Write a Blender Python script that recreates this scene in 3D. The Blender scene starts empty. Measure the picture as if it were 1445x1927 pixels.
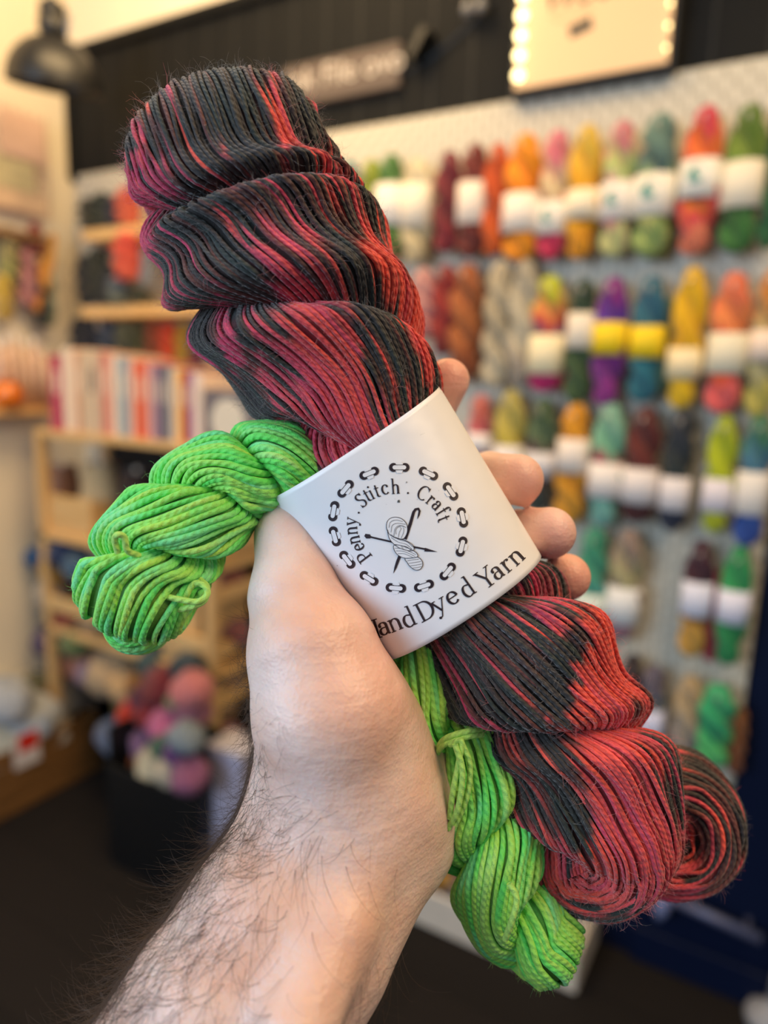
import bpy, math, random
import numpy as np
from mathutils import Vector, Matrix
from mathutils.bvhtree import BVHTree
random.seed(7)
RNG = np.random.default_rng(11)
scene = bpy.context.scene
COL = scene.collection

# ------------------------------------------------------------------ camera
CAM_H = 1.33
F_PX, CX, CY = 1336.0, 722.5, 963.5
def look_matrix():
    fh = Vector((-0.5, 0.8660254, 0)); p = math.radians(-10.5)
    f = fh*math.cos(p) + Vector((0, 0, 1))*math.sin(p)
    r = f.cross(Vector((0, 0, 1))).normalized(); u = r.cross(f)
    a = math.radians(-1.9)
    r2 = r*math.cos(a) - u*math.sin(a); u2 = r*math.sin(a) + u*math.cos(a)
    m = Matrix((r2, u2, -f)).transposed().to_4x4(); m.translation = Vector((0, 0, CAM_H))
    return m
MC = look_matrix()
cd = bpy.data.cameras.new('camera'); cam = bpy.data.objects.new('camera', cd); COL.objects.link(cam)
cam.matrix_world = MC; scene.camera = cam
cd.sensor_fit = 'VERTICAL'; cd.sensor_height = 36.0; cd.lens = 36.0*F_PX/1927.0
cd.clip_start = 0.01; cd.clip_end = 50
cd.dof.use_dof = True; cd.dof.focus_distance = 0.226; cd.dof.aperture_fstop = (cd.lens/5.6)
# ------------------------------------------------------------------ light
scene.view_settings.view_transform = 'Standard'; scene.view_settings.look = 'None'
scene.view_settings.gamma = 1.0; scene.view_settings.use_curve_mapping = False
scene.view_settings.exposure = 0.0
scene.cycles.use_denoising = True
w = bpy.data.worlds.new('world'); scene.world = w; w.use_nodes = True
w.node_tree.nodes['Background'].inputs[0].default_value = (0.72, 0.84, 1.0, 1)
w.node_tree.nodes['Background'].inputs[1].default_value = 0.24
def area(name, loc, target, size, power, col, sy=None):
    l = bpy.data.lights.new(name, 'AREA'); l.energy = power; l.color = col; l.size = size
    if sy: l.shape = 'RECTANGLE'; l.size_y = sy
    o = bpy.data.objects.new(name, l); COL.objects.link(o); o.location = loc
    o.rotation_euler = (Vector(target)-Vector(loc)).to_track_quat('-Z', 'Y').to_euler(); return o
area('shop_window_light', (-1.25, -1.7, 1.75), (-0.1, 0.3, 1.2), 1.5, 47, (0.58, 0.77, 1.0), 1.3)
area('ceiling_light_near', (0.35, 0.75, 2.75), (0.1, 1.5, 1.3), 1.0, 14, (1.0, 0.68, 0.33), 0.5)
area('ceiling_light_far', (-1.15, 0.95, 2.6), (-1.9, 1.5, 0.9), 0.9, 22, (1.0, 0.68, 0.33), 0.5)
area('ceiling_light_over_hand', (0.75, 0.15, 2.3), (-0.1, 0.2, 1.3), 0.6, 11, (1.0, 0.72, 0.42), 0.5)

# ------------------------------------------------------------------ helpers
def lin(c):
    if isinstance(c, str): c = [int(c[i:i+2], 16)/255 for i in (0, 2, 4)]
    return tuple(x/12.92 if x <= .04045 else ((x+.055)/1.055)**2.4 for x in c)
def ray(px, py):
    d = Vector(((px-CX)/F_PX, -(py-CY)/F_PX, -1.0))
    return (MC.to_3x3() @ d).normalized()
def hit(px, py, ax, val):                 # where the sight line meets a room plane
    d = ray(px, py); o = Vector((0, 0, CAM_H)); t = (val-o[ax])/d[ax]; return o+d*t
def camP(px, py, d):                      # d in mm -> camera-space mm
    return np.array([(px-CX)/F_PX*d, -(py-CY)/F_PX*d, -float(d)])
MCn = np.array(MC)
def cam2world(P): P = np.asarray(P, float)*0.001; return P@MCn[:3, :3].T + MCn[:3, 3]
def world2px(Pw):
    q = (np.asarray(Pw)-MCn[:3, 3])@MCn[:3, :3]; d = -q[..., 2]
    return np.stack([CX+q[..., 0]/d*F_PX, CY-q[..., 1]/d*F_PX, d], -1)
def link(o, parent=None):
    COL.objects.link(o)
    if parent is not None: o.parent = parent
    return o
def tag(o, label=None, cat=None, group=None, kind=None):
    if label: o['label'] = label
    if cat: o['category'] = cat
    if group: o['group'] = group
    if kind: o['kind'] = kind
    return o
def thing(name, label, cat, loc, group=None, rot=(0, 0, 0)):
    o = bpy.data.objects.new(name, None); o.empty_display_size = .02; o.location = loc; o.rotation_euler = rot
    link(o); return tag(o, label, cat, group)
def mesh_np(name, V, Fq, mat=None, parent=None, smooth=True, attrs=None, origin=None):
    V = np.asarray(V, np.float32); Fq = np.asarray(Fq, np.int32)
    if origin is not None: V = V-np.asarray(origin, np.float32)
    me = bpy.data.meshes.new(name); k = Fq.shape[1]
    me.vertices.add(len(V)); me.vertices.foreach_set('co', V.ravel())
    me.loops.add(Fq.size); me.loops.foreach_set('vertex_index', Fq.ravel())
    me.polygons.add(len(Fq)); me.polygons.foreach_set('loop_start', np.arange(0, Fq.size, k, dtype=np.int32))
    me.polygons.foreach_set('loop_total', np.full(len(Fq), k, np.int32))
    me.polygons.foreach_set('use_smooth', np.full(len(Fq), smooth, bool))
    me.update(calc_edges=True)
    for an, (ty, data) in (attrs or {}).items():
        a = me.attributes.new(an, ty, 'POINT')
        key = 'color' if ty == 'FLOAT_COLOR' else ('vector' if ty == 'FLOAT_VECTOR' else 'value')
        a.data.foreach_set(key, np.asarray(data, np.float32).ravel())
    if mat: me.materials.append(mat)
    o = bpy.data.objects.new(name, me); link(o, parent)
    return o
class MB:
    """collects shapes into ONE mesh"""
    def __init__(s): s.v = []; s.f = []
    def add(s, vs, fs):
        n = len(s.v); s.v += [tuple(v) for v in vs]; s.f += [tuple(i+n for i in f) for f in fs]; return s
    def box(s, lo, hi, M=None, bev=0.0):
        x0, y0, z0 = lo; x1, y1, z1 = hi; b = min(bev, abs(x1-x0)/2.2, abs(y1-y0)/2.2, abs(z1-z0)/2.2)
        if b <= 0:
            vs = [(x, y, z) for x in (x0, x1) for y in (y0, y1) for z in (z0, z1)]
            fs = [(0, 1, 3, 2), (4, 6, 7, 5), (0, 4, 5, 1), (2, 3, 7, 6), (0, 2, 6, 4), (1, 5, 7, 3)]
        else:      # chamfered box
            vs = []; idx = {}
            for i, x in enumerate((x0, x1)):
                for j, y in enumerate((y0, y1)):
                    for k, z in enumerate((z0, z1)):
                        sx, sy, sz = (b if i == 0 else -b), (b if j == 0 else -b), (b if k == 0 else -b)
                        idx[i, j, k, 0] = len(vs); vs.append((x, y+sy, z+sz))
                        idx[i, j, k, 1] = len(vs); vs.append((x+sx, y, z+sz))
                        idx[i, j, k, 2] = len(vs); vs.append((x+sx, y+sy, z))
            fs = []
            for a in (0, 1):
                fs.append([idx[a, j, k, 0] for j, k in ((0, 0), (0, 1), (1, 1), (1, 0))])
                fs.append([idx[i, a, k, 1] for i, k in ((0, 0), (1, 0), (1, 1), (0, 1))])
                fs.append([idx[i, j, a, 2] for i, j in ((0, 0), (0, 1), (1, 1), (1, 0))])
                for c in (0, 1):
                    fs.append([idx[0, a, c, 1], idx[1, a, c, 1], idx[1, a, c, 2], idx[0, a, c, 2]])
                    fs.append([idx[a, 0, c, 0], idx[a, 1, c, 0], idx[a, 1, c, 2], idx[a, 0, c, 2]])
                    fs.append([idx[a, c, 0, 0], idx[a, c, 1, 0], idx[a, c, 1, 1], idx[a, c, 0, 1]])
            for i in (0, 1):
                for j in (0, 1):
                    for k in (0, 1): fs.append([idx[i, j, k, q] for q in (0, 1, 2)])
        if M is not None: vs = [M @ Vector(v) for v in vs]
        return s.add(vs, fs)
    def tube(s, pts, r, n=8, caps=True):
        pts = [Vector(p) for p in pts]; rs = r if hasattr(r, '__len__') else [r]*len(pts)
        vs = []; fs = []; prev = None
        for i, p in enumerate(pts):
            t = (pts[min(i+1, len(pts)-1)]-pts[max(i-1, 0)]).normalized()
            if prev is None: a = t.orthogonal().normalized()
            else: a = (prev-t*prev.dot(t)).normalized()
            prev = a; b = t.cross(a)
            for k in range(n):
                q = 2*math.pi*k/n; vs.append(p+(a*math.cos(q)+b*math.sin(q))*rs[i])
        for i in range(len(pts)-1):
            for k in range(n):
                fs.append((i*n+k, i*n+(k+1) % n, (i+1)*n+(k+1) % n, (i+1)*n+k))
        if caps: fs.append(tuple(range(n))[::-1]); fs.append(tuple((len(pts)-1)*n+k for k in range(n)))
        return s.add(vs, fs)
    def lathe(s, prof, n=32, M=None):
        vs = []; fs = []
        for r, z in prof:
            for k in range(n):
                a = 2*math.pi*k/n; v = Vector((r*math.cos(a), r*math.sin(a), z)); vs.append(M @ v if M is not None else v)
        for i in range(len(prof)-1):
            for k in range(n): fs.append((i*n+k, i*n+(k+1) % n, (i+1)*n+(k+1) % n, (i+1)*n+k))
        return s.add(vs, fs)
    def build(s, name, mat, parent=None, origin=None, smooth=False):
        me = bpy.data.meshes.new(name)
        off = Vector(origin) if origin is not None else Vector((0, 0, 0))
        me.from_pydata([tuple(Vector(v)-off) for v in s.v], [], s.f); me.update()
        import bmesh
        bm = bmesh.new(); bm.from_mesh(me); bmesh.ops.recalc_face_normals(bm, faces=bm.faces); bm.to_mesh(me); bm.free()
        if smooth:
            for p in me.polygons: p.use_smooth = True
        if mat: me.materials.append(mat)
        return link(bpy.data.objects.new(name, me), parent)

# ------------------------------------------------------------------ materials
def newmat(name):
    m = bpy.data.materials.new(name); m.use_nodes = True; nt = m.node_tree
    return m, nt, nt.nodes['Principled BSDF']
def N(nt, t, **kw):
    n = nt.nodes.new(t)
    for k, v in kw.items(): setattr(n, k, v)
    return n
def pmat(name, c, rough=.6, var=.08, scale=20, metal=0, bump=0.0, bscale=80, emit=0, coat=0, sheen=0):
    m, nt, b = newmat(name); c = lin(c)
    tc = N(nt, 'ShaderNodeTexCoord'); no = N(nt, 'ShaderNodeTexNoise'); no.inputs['Scale'].default_value = scale
    nt.links.new(tc.outputs['Object'], no.inputs['Vector'])
    mx = N(nt, 'ShaderNodeMix', data_type='RGBA'); nt.links.new(no.outputs['Fac'], mx.inputs['Factor'])
    mx.inputs['A'].default_value = (*[x*(1-var) for x in c], 1); mx.inputs['B'].default_value = (*[min(1, x*(1+var)) for x in c], 1)
    nt.links.new(mx.outputs['Result'], b.inputs['Base Color'])
    b.inputs['Roughness'].default_value = rough; b.inputs['Metallic'].default_value = metal
    if coat: b.inputs['Coat Weight'].default_value = coat
    if sheen: b.inputs['Sheen Weight'].default_value = sheen
    if emit:
        nt.links.new(mx.outputs['Result'], b.inputs['Emission Color']); b.inputs['Emission Strength'].default_value = emit
    if bump:
        n2 = N(nt, 'ShaderNodeTexNoise'); n2.inputs['Scale'].default_value = bscale; nt.links.new(tc.outputs['Object'], n2.inputs['Vector'])
        bp = N(nt, 'ShaderNodeBump'); bp.inputs['Strength'].default_value = bump; nt.links.new(n2.outputs['Fac'], bp.inputs['Height'])
        bp.inputs['Distance'].default_value = .01; nt.links.new(bp.outputs['Normal'], b.inputs['Normal'])
    return m
def wood(name, c1, c2, axis='X', scale=6, rough=.55):
    m, nt, b = newmat(name); tc = N(nt, 'ShaderNodeTexCoord'); mp = N(nt, 'ShaderNodeMapping')
    nt.links.new(tc.outputs['Object'], mp.inputs['Vector'])
    sc = [14, 14, 14]; sc['XYZ'.index(axis)] = 1.2; mp.inputs['Scale'].default_value = sc
    no = N(nt, 'ShaderNodeTexNoise'); no.inputs['Scale'].default_value = scale; no.inputs['Detail'].default_value = 6; no.inputs['Distortion'].default_value = 1.2
    nt.links.new(mp.outputs['Vector'], no.inputs['Vector'])
    r = N(nt, 'ShaderNodeValToRGB'); r.color_ramp.elements[0].position = .3; r.color_ramp.elements[1].position = .7
    r.color_ramp.elements[0].color = (*lin(c1), 1); r.color_ramp.elements[1].color = (*lin(c2), 1)
    nt.links.new(no.outputs['Fac'], r.inputs['Fac']); nt.links.new(r.outputs['Color'], b.inputs['Base Color']); b.inputs['Roughness'].default_value = rough
    return m
def yarn_ball_mat(name, cols):
    """hand-dyed yarn seen from afar: bands of colour down the hank and fine strands"""
    m, nt, b = newmat(name); tc = N(nt, 'ShaderNodeTexCoord')
    no = N(nt, 'ShaderNodeTexNoise'); no.inputs['Scale'].default_value = 2.2; no.inputs['Detail'].default_value = 1.5
    nt.links.new(tc.outputs['Generated'], no.inputs['Vector'])
    sx = N(nt, 'ShaderNodeSeparateXYZ'); nt.links.new(tc.outputs['Generated'], sx.inputs[0])
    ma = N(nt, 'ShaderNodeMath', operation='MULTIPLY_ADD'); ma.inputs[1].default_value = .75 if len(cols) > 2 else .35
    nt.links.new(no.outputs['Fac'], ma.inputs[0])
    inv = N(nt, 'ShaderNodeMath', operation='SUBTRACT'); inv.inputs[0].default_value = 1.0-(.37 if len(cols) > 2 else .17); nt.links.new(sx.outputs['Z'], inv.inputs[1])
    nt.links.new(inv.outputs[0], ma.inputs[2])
    r = N(nt, 'ShaderNodeValToRGB'); e = r.color_ramp.elements; n = len(cols)
    for i, c in enumerate(cols):
        p = (i+.5)/n if n > 1 else 0
        if i < 2: el = e[i]; el.position = p if n > 1 else i
        else: el = e.new(p)
        el.color = (*lin(c), 1)
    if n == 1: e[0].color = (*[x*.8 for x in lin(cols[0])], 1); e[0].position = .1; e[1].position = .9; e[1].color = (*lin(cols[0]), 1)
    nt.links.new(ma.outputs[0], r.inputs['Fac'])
    at = N(nt, 'ShaderNodeAttribute', attribute_name='ang')
    mu = N(nt, 'ShaderNodeMath', operation='MULTIPLY'); mu.inputs[1].default_value = 13; nt.links.new(at.outputs['Fac'], mu.inputs[0])
    si = N(nt, 'ShaderNodeMath', operation='SINE'); nt.links.new(mu.outputs[0], si.inputs[0])
    bp = N(nt, 'ShaderNodeBump'); bp.inputs['Strength'].default_value = .6; bp.inputs['Distance'].default_value = .004
    nt.links.new(si.outputs[0], bp.inputs['Height']); nt.links.new(bp.outputs['Normal'], b.inputs['Normal'])
    nt.links.new(r.outputs['Color'], b.inputs['Base Color']); b.inputs['Roughness'].default_value = .85
    b.inputs['Sheen Weight'].default_value = .15
    return m
_cache = {}
def cm(kind, *a):
    k = (kind,)+tuple(map(str, a))
    if k not in _cache:
        _cache[k] = {'y': lambda: yarn_ball_mat('yarn_'+'_'.join(a[0]), a[0]), 'p': lambda: pmat('paint_'+a[0], a[0], *(a[1:]))}[kind]()
    return _cache[k]
# ------------------------------------------------------------------ the room
WY, WX = 1.60, -2.136                     # back wall plane (y), left wall plane (x)
m_cream = pmat('cream_wall_paint', 'EFE3CB', .8, .03, 3)
m_black = pmat('black_wall_panel', '161718', .7, .1, 4)
m_navy = pmat('navy_painted_board', '0B1530', .5, .1, 4)
for _m in (m_black, m_navy): _m.node_tree.nodes['Principled BSDF'].inputs['Specular IOR Level'].default_value = .15
m_floor = None
def floor_mat():
    m, nt, b = newmat('charcoal_vinyl_floor'); tc = N(nt, 'ShaderNodeTexCoord')
    br = N(nt, 'ShaderNodeTexBrick'); br.inputs['Scale'].default_value = 1.0; br.inputs['Brick Width'].default_value = 1.2; br.inputs['Row Height'].default_value = .18
    br.inputs['Mortar Size'].default_value = .002; br.inputs['Color1'].default_value = (*lin('1E1B1A'), 1); br.inputs['Color2'].default_value = (*lin('221E1D'), 1); br.inputs['Mortar'].default_value = (*lin('151313'), 1)
    nt.links.new(tc.outputs['Object'], br.inputs['Vector']); nt.links.new(br.outputs['Color'], b.inputs['Base Color']); b.inputs['Roughness'].default_value = .8; b.inputs['Specular IOR Level'].default_value = .15
    return m
m_floor = floor_mat()
def structure(name, lo, hi, mat, bev=0):
    o = MB().box(lo, hi, bev=bev).build(name, mat); o['kind'] = 'structure'; return o
structure('floor', (-3.2, -2.6, -.05), (2.4, 1.75, 0), m_floor)
structure('wall_left', (WX-.1, -2.6, 0), (WX, 1.75, 3.0), m_cream)
structure('wall_back', (WX, WY+.012, 0), (2.4, WY+.11, 3.0), m_cream)
structure('ceiling', (WX-.1, -2.6, 3.0), (2.4, 1.75, 3.05), pmat('ceiling_paint', 'F3EEE2', .9, .02, 3))
# black header panel on the upper wall, with its narrow moulding
zt = hit(149, 88, 1, WY)[2]; zb = hit(1000, 190, 1, WY)[2]
pr = hit(1443, 1000, 1, WY)[0]; pbz = hit(1391, 1477, 1, WY)[2]
hd = structure('wall_header_panel', (WX, WY, zb-.01), (2.3, WY+.011, zt), m_black)
hd.name = 'trim_1'
o = MB().box((WX, WY-.018, zt-.03), (2.3, WY+.011, zt), bev=.004).box((WX, WY-.012, zb), (WX+.02, WY, zt-.03)).build('trim_2', m_black); o['kind'] = 'structure'
def seam():
    b = MB()
    x = WX+.1
    while x < 2.2: b.box((x, WY-.003, zb), (x+.006, WY+.001, zt-.03)); x += .1
    return b
o = seam().build('trim_3', pmat('panel_groove', '101112', .7)); o['kind'] = 'structure'
# navy panelling under and beside the pegboard
structure('trim_4', (WX+.02, WY-.004, 0), (2.3, WY+.011, pbz), m_navy)
structure('trim_5', (pr+.002, WY-.004, pbz), (2.3, WY+.011, zb-.01), m_navy)
structure('baseboard_back', (-.2, WY-.02, 0), (2.3, WY-.004, .09), m_navy, .004)
structure('baseboard_left', (WX, -2.6, 0), (WX+.015, WY, .08), m_cream, .003)
# pegboard with staggered slots
def peg_mat():
    m, nt, b = newmat('white_slotted_pegboard'); tc = N(nt, 'ShaderNodeTexCoord'); sx = N(nt, 'ShaderNodeSeparateXYZ'); nt.links.new(tc.outputs['Object'], sx.inputs[0])
    def M(op, a, bb=None, c=None):
        n = N(nt, 'ShaderNodeMath', operation=op)
        for i, v in enumerate((a, bb, c)):
            if v is None: continue
            if isinstance(v, (int, float)): n.inputs[i].default_value = v
            else: nt.links.new(v, n.inputs[i])
        return n.outputs[0]
    def slots(ox, oz):
        u = M('SUBTRACT', M('FRACT', M('MULTIPLY_ADD', sx.outputs['X'], 1/.04, ox)), .5)
        v = M('SUBTRACT', M('FRACT', M('MULTIPLY_ADD', sx.outputs['Z'], 1/.04, oz)), .5)
        du = M('ABSOLUTE', M('MULTIPLY', u, .04)); dv = M('MAXIMUM', M('SUBTRACT', M('ABSOLUTE', M('MULTIPLY', v, .04)), .005), 0.0)
        return M('LESS_THAN', M('SQRT', M('ADD', M('POWER', du, 2.0), M('POWER', dv, 2.0))), .0032)
    s = M('MAXIMUM', slots(0, 0), slots(.5, .5))
    mx = N(nt, 'ShaderNodeMix', data_type='RGBA'); nt.links.new(s, mx.inputs['Factor'])
    mx.inputs['A'].default_value = (*lin('CFC8B6'), 1); mx.inputs['B'].default_value = (*lin('8D8470'), 1)
    nt.links.new(mx.outputs['Result'], b.inputs['Base Color']); b.inputs['Roughness'].default_value = .5
    return m
pg = MB().box((WX+.06, WY-.022, pbz), (pr, WY-.004, zb), bev=.002).build('pegboard', peg_mat())
tag(pg, 'white slotted pegboard covering the wall behind the hanging skeins', 'pegboard')

# ------------------------------------------------------------------ hanging skeins on the pegboard
def hank_proto(name, turns, seed, nk=22, nm=70):
    V = []; Fc = []; A = []
    t = np.linspace(0, 1, nm)
    for k in (0, 1):
        th = turns*2*math.pi*t+k*math.pi+seed
        env = np.sqrt(np.clip(1-np.abs(2*t-1)**9, .05, 1))*(.86+.14*np.sin(math.pi*t))
        rho = .34*env*(np.clip(t*6, .55, 1))
        out = np.stack([np.cos(th), np.sin(th), 0*th], 1); et = np.stack([-np.sin(th), np.cos(th), 0*th], 1)
        c = np.stack([0*t, 0*t, -t], 1)+out*rho[:, None]
        ar = .40*env*(1+.1*np.sin(7*t+seed)); at = .50*env
        base = len(V)*0+sum(len(v) for v in V)
        for j in range(nk):
            a = 2*math.pi*j/nk
            p = c+out*(ar*math.cos(a))[:, None]+et*(at*math.sin(a))[:, None]
            V.append(p); A.append(np.full(nm, 0.0)+a+th*.6)
        for j in range(nk):
            j2 = (j+1) % nk
            for i in range(nm-1): Fc.append((base+j*nm+i, base+j2*nm+i, base+j2*nm+i+1, base+j*nm+i+1))
        Fc += [(base+j*nm, base+((j+1) % nk)*nm, base+((j+2) % nk)*nm, base) for j in range(1, nk-2)]
    V = np.concatenate(V); V[:, :2] *= np.array([.67, .57])
    o = mesh_np(name, V, Fc, None, None, True, {'ang': ('FLOAT', np.concatenate(A))})
    me = o.data; me.materials.append(m_cream); bpy.data.objects.remove(o); return me
PROTO = [hank_proto('yarn', 1.6, 0.4), hank_proto('yarn', 1.9, 2.2), hank_proto('yarn', 1.35, 4.0)]
def band_proto():
    b = MB(); n = 28; vs = []; fs = []
    prof = [(.56, 0), (.56, -1), (.545, -1), (.545, 0)]
    for r, z in prof:
        for k in range(n):
            a = 2*math.pi*k/n; vs.append((r*math.cos(a), r*math.sin(a)*.85, z))
    for i in range(4):
        for k in range(n): fs.append((i*n+k, i*n+(k+1) % n, ((i+1) % 4)*n+(k+1) % n, ((i+1) % 4)*n+k))
    b.add(vs, fs); o = b.build('paper_band', m_cream, smooth=True); me = o.data; bpy.data.objects.remove(o); return me
BAND = band_proto()
def setmat(o, m):
    o.material_slots[0].link = 'OBJECT'; o.material_slots[0].material = m
m_steel = pmat('steel_hook', 'C8C8C8', .3, .05, 30, metal=.9)
m_teal = pmat('teal_print', '3F8F86', .6)
WALLY = WY-.022
def row(y): return ['top', 'second', 'third', 'fourth', 'fifth'][0 if y < 400 else 1 if y < 640 else 2 if y < 950 else 3 if y < 1200 else 4]+' row'
def hanging(x, yt, yb, wpx, cols, what, band=None, bandc='EDE4D6', dot=None, dep=.055, proto=0, group='skeins hanging on the pegboard', hook=True, ry=0.0):
    ymid = (yt+yb)/2; py = WALLY-dep
    c = hit(x, ymid, 1, py); top = hit(x, yt, 1, py)[2]; bot = hit(x, yb, 1, py)[2]
    wv = (hit(x+wpx/2, ymid, 1, py)-hit(x-wpx/2, ymid, 1, py)).length; L = top-bot
    lab = what
    t = thing('yarn_skein', lab, 'yarn skein', (c[0], py, top), group); t.rotation_euler = (0, ry, 0)
    y = bpy.data.objects.new('yarn', PROTO[proto % 3]); link(y, t); y.scale = (wv, wv*.8, L); setmat(y, cm('y', cols))
    if band:
        b0 = hit(x, band[0], 1, py)[2]; b1 = hit(x, band[1], 1, py)[2]
        bo = bpy.data.objects.new('paper_band', BAND); link(bo, t); bo.location = (0, 0, b0-top); bo.scale = (wv*.89, wv*.8, b0-b1)
        setmat(bo, cm('p', bandc, .7, .03)); bo['label'] = ('yellow' if bandc == 'F2CF12' else 'pale')+' paper band round the skein'
        if dot:
            r = wv*.20; mb = MB(); n = 20; yy = -wv*.8*.85*.56-.0015; zz = b0-top-(b0-b1)*dot
            vs = [(-.05*wv+r*math.cos(2*math.pi*k/n), yy+abs(math.cos(2*math.pi*k/n))*.004, zz+r*math.sin(2*math.pi*k/n)) for k in range(n)]
            vs2 = [(v[0], v[1]-.0008, v[2]) for v in vs]
            mb.add(vs+vs2, [tuple(range(n, 2*n))]+[(k, (k+1) % n, n+(k+1) % n, n+k) for k in range(n)])
            mb.build('teal_spot', m_teal, t)
    if hook:
        hz = top-min(.035, L*.16); hk = thing('peg_hook', 'steel peg hook carrying the '+what.split(' skein')[0]+' skein, '+row(yt), 'hook', (c[0], WALLY, hz), 'steel hooks on the pegboard')
        MB().tube([(0, 0, 0), (0, -.03, 0), (0, -dep-wv*.36, 0), (0, -dep-wv*.40, .004), (0, -dep-wv*.41, .014)], .0024, 8).build('prong', m_steel, hk, smooth=True)
        MB().box((-.006, -.003, -.014), (.006, 0, .014), bev=.001).build('back_plate', m_steel, hk)
    return t
H = hanging
O1 = 'F2CF12'
# top row, left to right
H(655, 300, 470, 44, ['7FA3A0', '9DB8B0'], 'grey-teal skein at the left end of the top row, behind the big skein', proto=1)
H(697, 300, 505, 48, ['8C9A1E', '6F7F18', '8E9C28'], 'olive green skein left of the mid-green one in the top row', proto=0)
H(733, 290, 486, 54, ['4E7E3A', '6A8F4A', '5B8A3C'], 'mid-green skein with a white band in the top row', (350, 427), 'EFE6DC', proto=1)
H(784, 298, 496, 58, ['E8D9B4', 'DCC99C'], 'cream skein with a pale band in the top row', (350, 430), 'F0E2CC', proto=2)
H(842, 284, 476, 52, ['7A1628', '6A1020', '84182A'], 'plain maroon skein without a band in the top row', proto=0)
H(889, 270, 486, 56, ['7E2C24', '93392C', '6E241F'], 'brick brown skein with a white band in the top row', (346, 424), 'F0E0D0', proto=1)
H(933, 270, 480, 54, ['D2520C', 'C2480A', 'DA5C10'], 'burnt orange skein without a band in the top row', proto=2)
H(983, 252, 492, 72, ['FF9A0A', 'F58A06', 'FF9E14'], 'bright orange skein with a white band in the top row', (368, 440), 'F4E6D6', proto=0)
H(1042, 246, 490, 58, ['E8788A', 'EFE0A8', 'DE8A78', 'DA2C5C'], 'pink and cream skein ending in hot pink in the top row', (382, 443), 'EDE4D8', .45, proto=1)
H(1098, 235, 488, 66, ['E8C040', 'F2AC10', 'F4B41C', 'E89A10'], 'golden yellow skein with a cream band in the top row', (360, 416), 'F3E2C4', proto=2)
H(1163, 228, 484, 66, ['D88088', 'B6D878', 'E0A8A8', 'D87E90', 'C8CC88'], 'pastel pink and lime skein with a teal spot in the top row', (346, 416), 'EAE2D8', .45, proto=0)
H(1247, 395, 488, 46, ['6E6A1C', '7A7424'], 'dark olive skein tucked behind the grey-green one in the top row', dep=.03, proto=2, hook=False)
H(1232, 214, 486, 80, ['6E8E80', '54706C', '9CB870', 'C8C878', '8CA860'], 'grey-green variegated skein with a teal spot in the top row', (332, 410), 'EAE4D6', .4, proto=1)
H(1317, 200, 480, 80, ['D83850', 'F27A20', 'E0506C', 'E8861C', 'D02848', 'E88060'], 'red, orange and pink skein with a teal spot in the top row', (305, 376), 'ECE8DC', .4, proto=2)
H(1398, 197, 476, 82, ['5C7A24', '7E9434', '3C8C2C', '2C5A2C', '3E7C38'], 'leaf green skein with a cream band at the right of the top row', (308, 394), 'EADFC8', proto=0)
H(1458, 190, 470, 50, ['1E5030', '28683C'], 'dark green skein cut off by the right edge in the top row', dep=.05, proto=1)
# second row
H(795, 505, 640, 52, ['E0A098', 'D88E88'], 'pale pink skein peeping past the red skein in the second row', proto=1)
H(836, 498, 670, 50, ['8E1A18', '9E2420', '7C1614'], 'deep red skein left of the cinnamon one in the second row', proto=2)
H(876, 496, 718, 66, ['A2582A', 'B4662E', '92481E'], 'cinnamon brown skein in the second row', proto=0)
H(936, 490, 730, 56, ['C8B898', 'A89C84', 'D0C2A4'], 'linen grey skein beside the cinnamon one in the second row', proto=1)
H(984, 488, 728, 60, ['B8AE98', 'CCC0A4', 'A4988A'], 'stone grey skein beside the multicoloured one in the second row', proto=2)
H(1064, 600, 735, 46, ['D04838', 'D86050'], 'tomato red skein hanging behind the multicoloured one in the second row', dep=.03, proto=1, hook=False)
H(1030, 518, 738, 68, ['C4CC28', 'E88850', 'C83030', '3C7CA0', 'C81C68', 'CC2070'], 'multicoloured lime, orange, blue and magenta skein in the second row', (631, 704), 'F2E2B8', proto=0)
H(1092, 524, 762, 56, ['26402C', '34502E', '3E5C34'], 'forest green skein with a white band in the second row', (590, 656), 'EADDC8', proto=1)
H(1147, 521, 764, 66, ['8A1E82', '4030A0', '7E1C80', '64207C', '9C3090'], 'purple and blue skein with a yellow band in the second row', (608, 668), O1, proto=2)
H(1218, 519, 758, 68, ['2C6880', '246478', '1F7488', '1C6C80'], 'teal blue skein with a yellow band in the second row', (615, 674), O1, proto=0)
H(1250, 560, 740, 44, ['7A9C70', '86A884'], 'sage green skein half hidden behind the teal blue one in the second row', dep=.025, proto=1, hook=False)
H(1293, 502, 770, 70, ['F0BC08', 'E8AE04', 'F6C80E'], 'sunflower yellow skein with a pale band in the second row', (656, 714), 'EFDCB0', proto=2)
H(1370, 512, 780, 80, ['F07850', 'F2904A', 'EC6A50', 'F25A20', 'F26868'], 'coral and orange skein with a beige band in the second row', (628, 704), 'E6DCC0', proto=0)
H(1440, 505, 790, 62, ['D88A38', 'C8B880', 'A0A080', 'C8BC58'], 'tan and straw skein cut off by the right edge in the second row', (622, 680), 'EFD8C4', proto=1)
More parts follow.
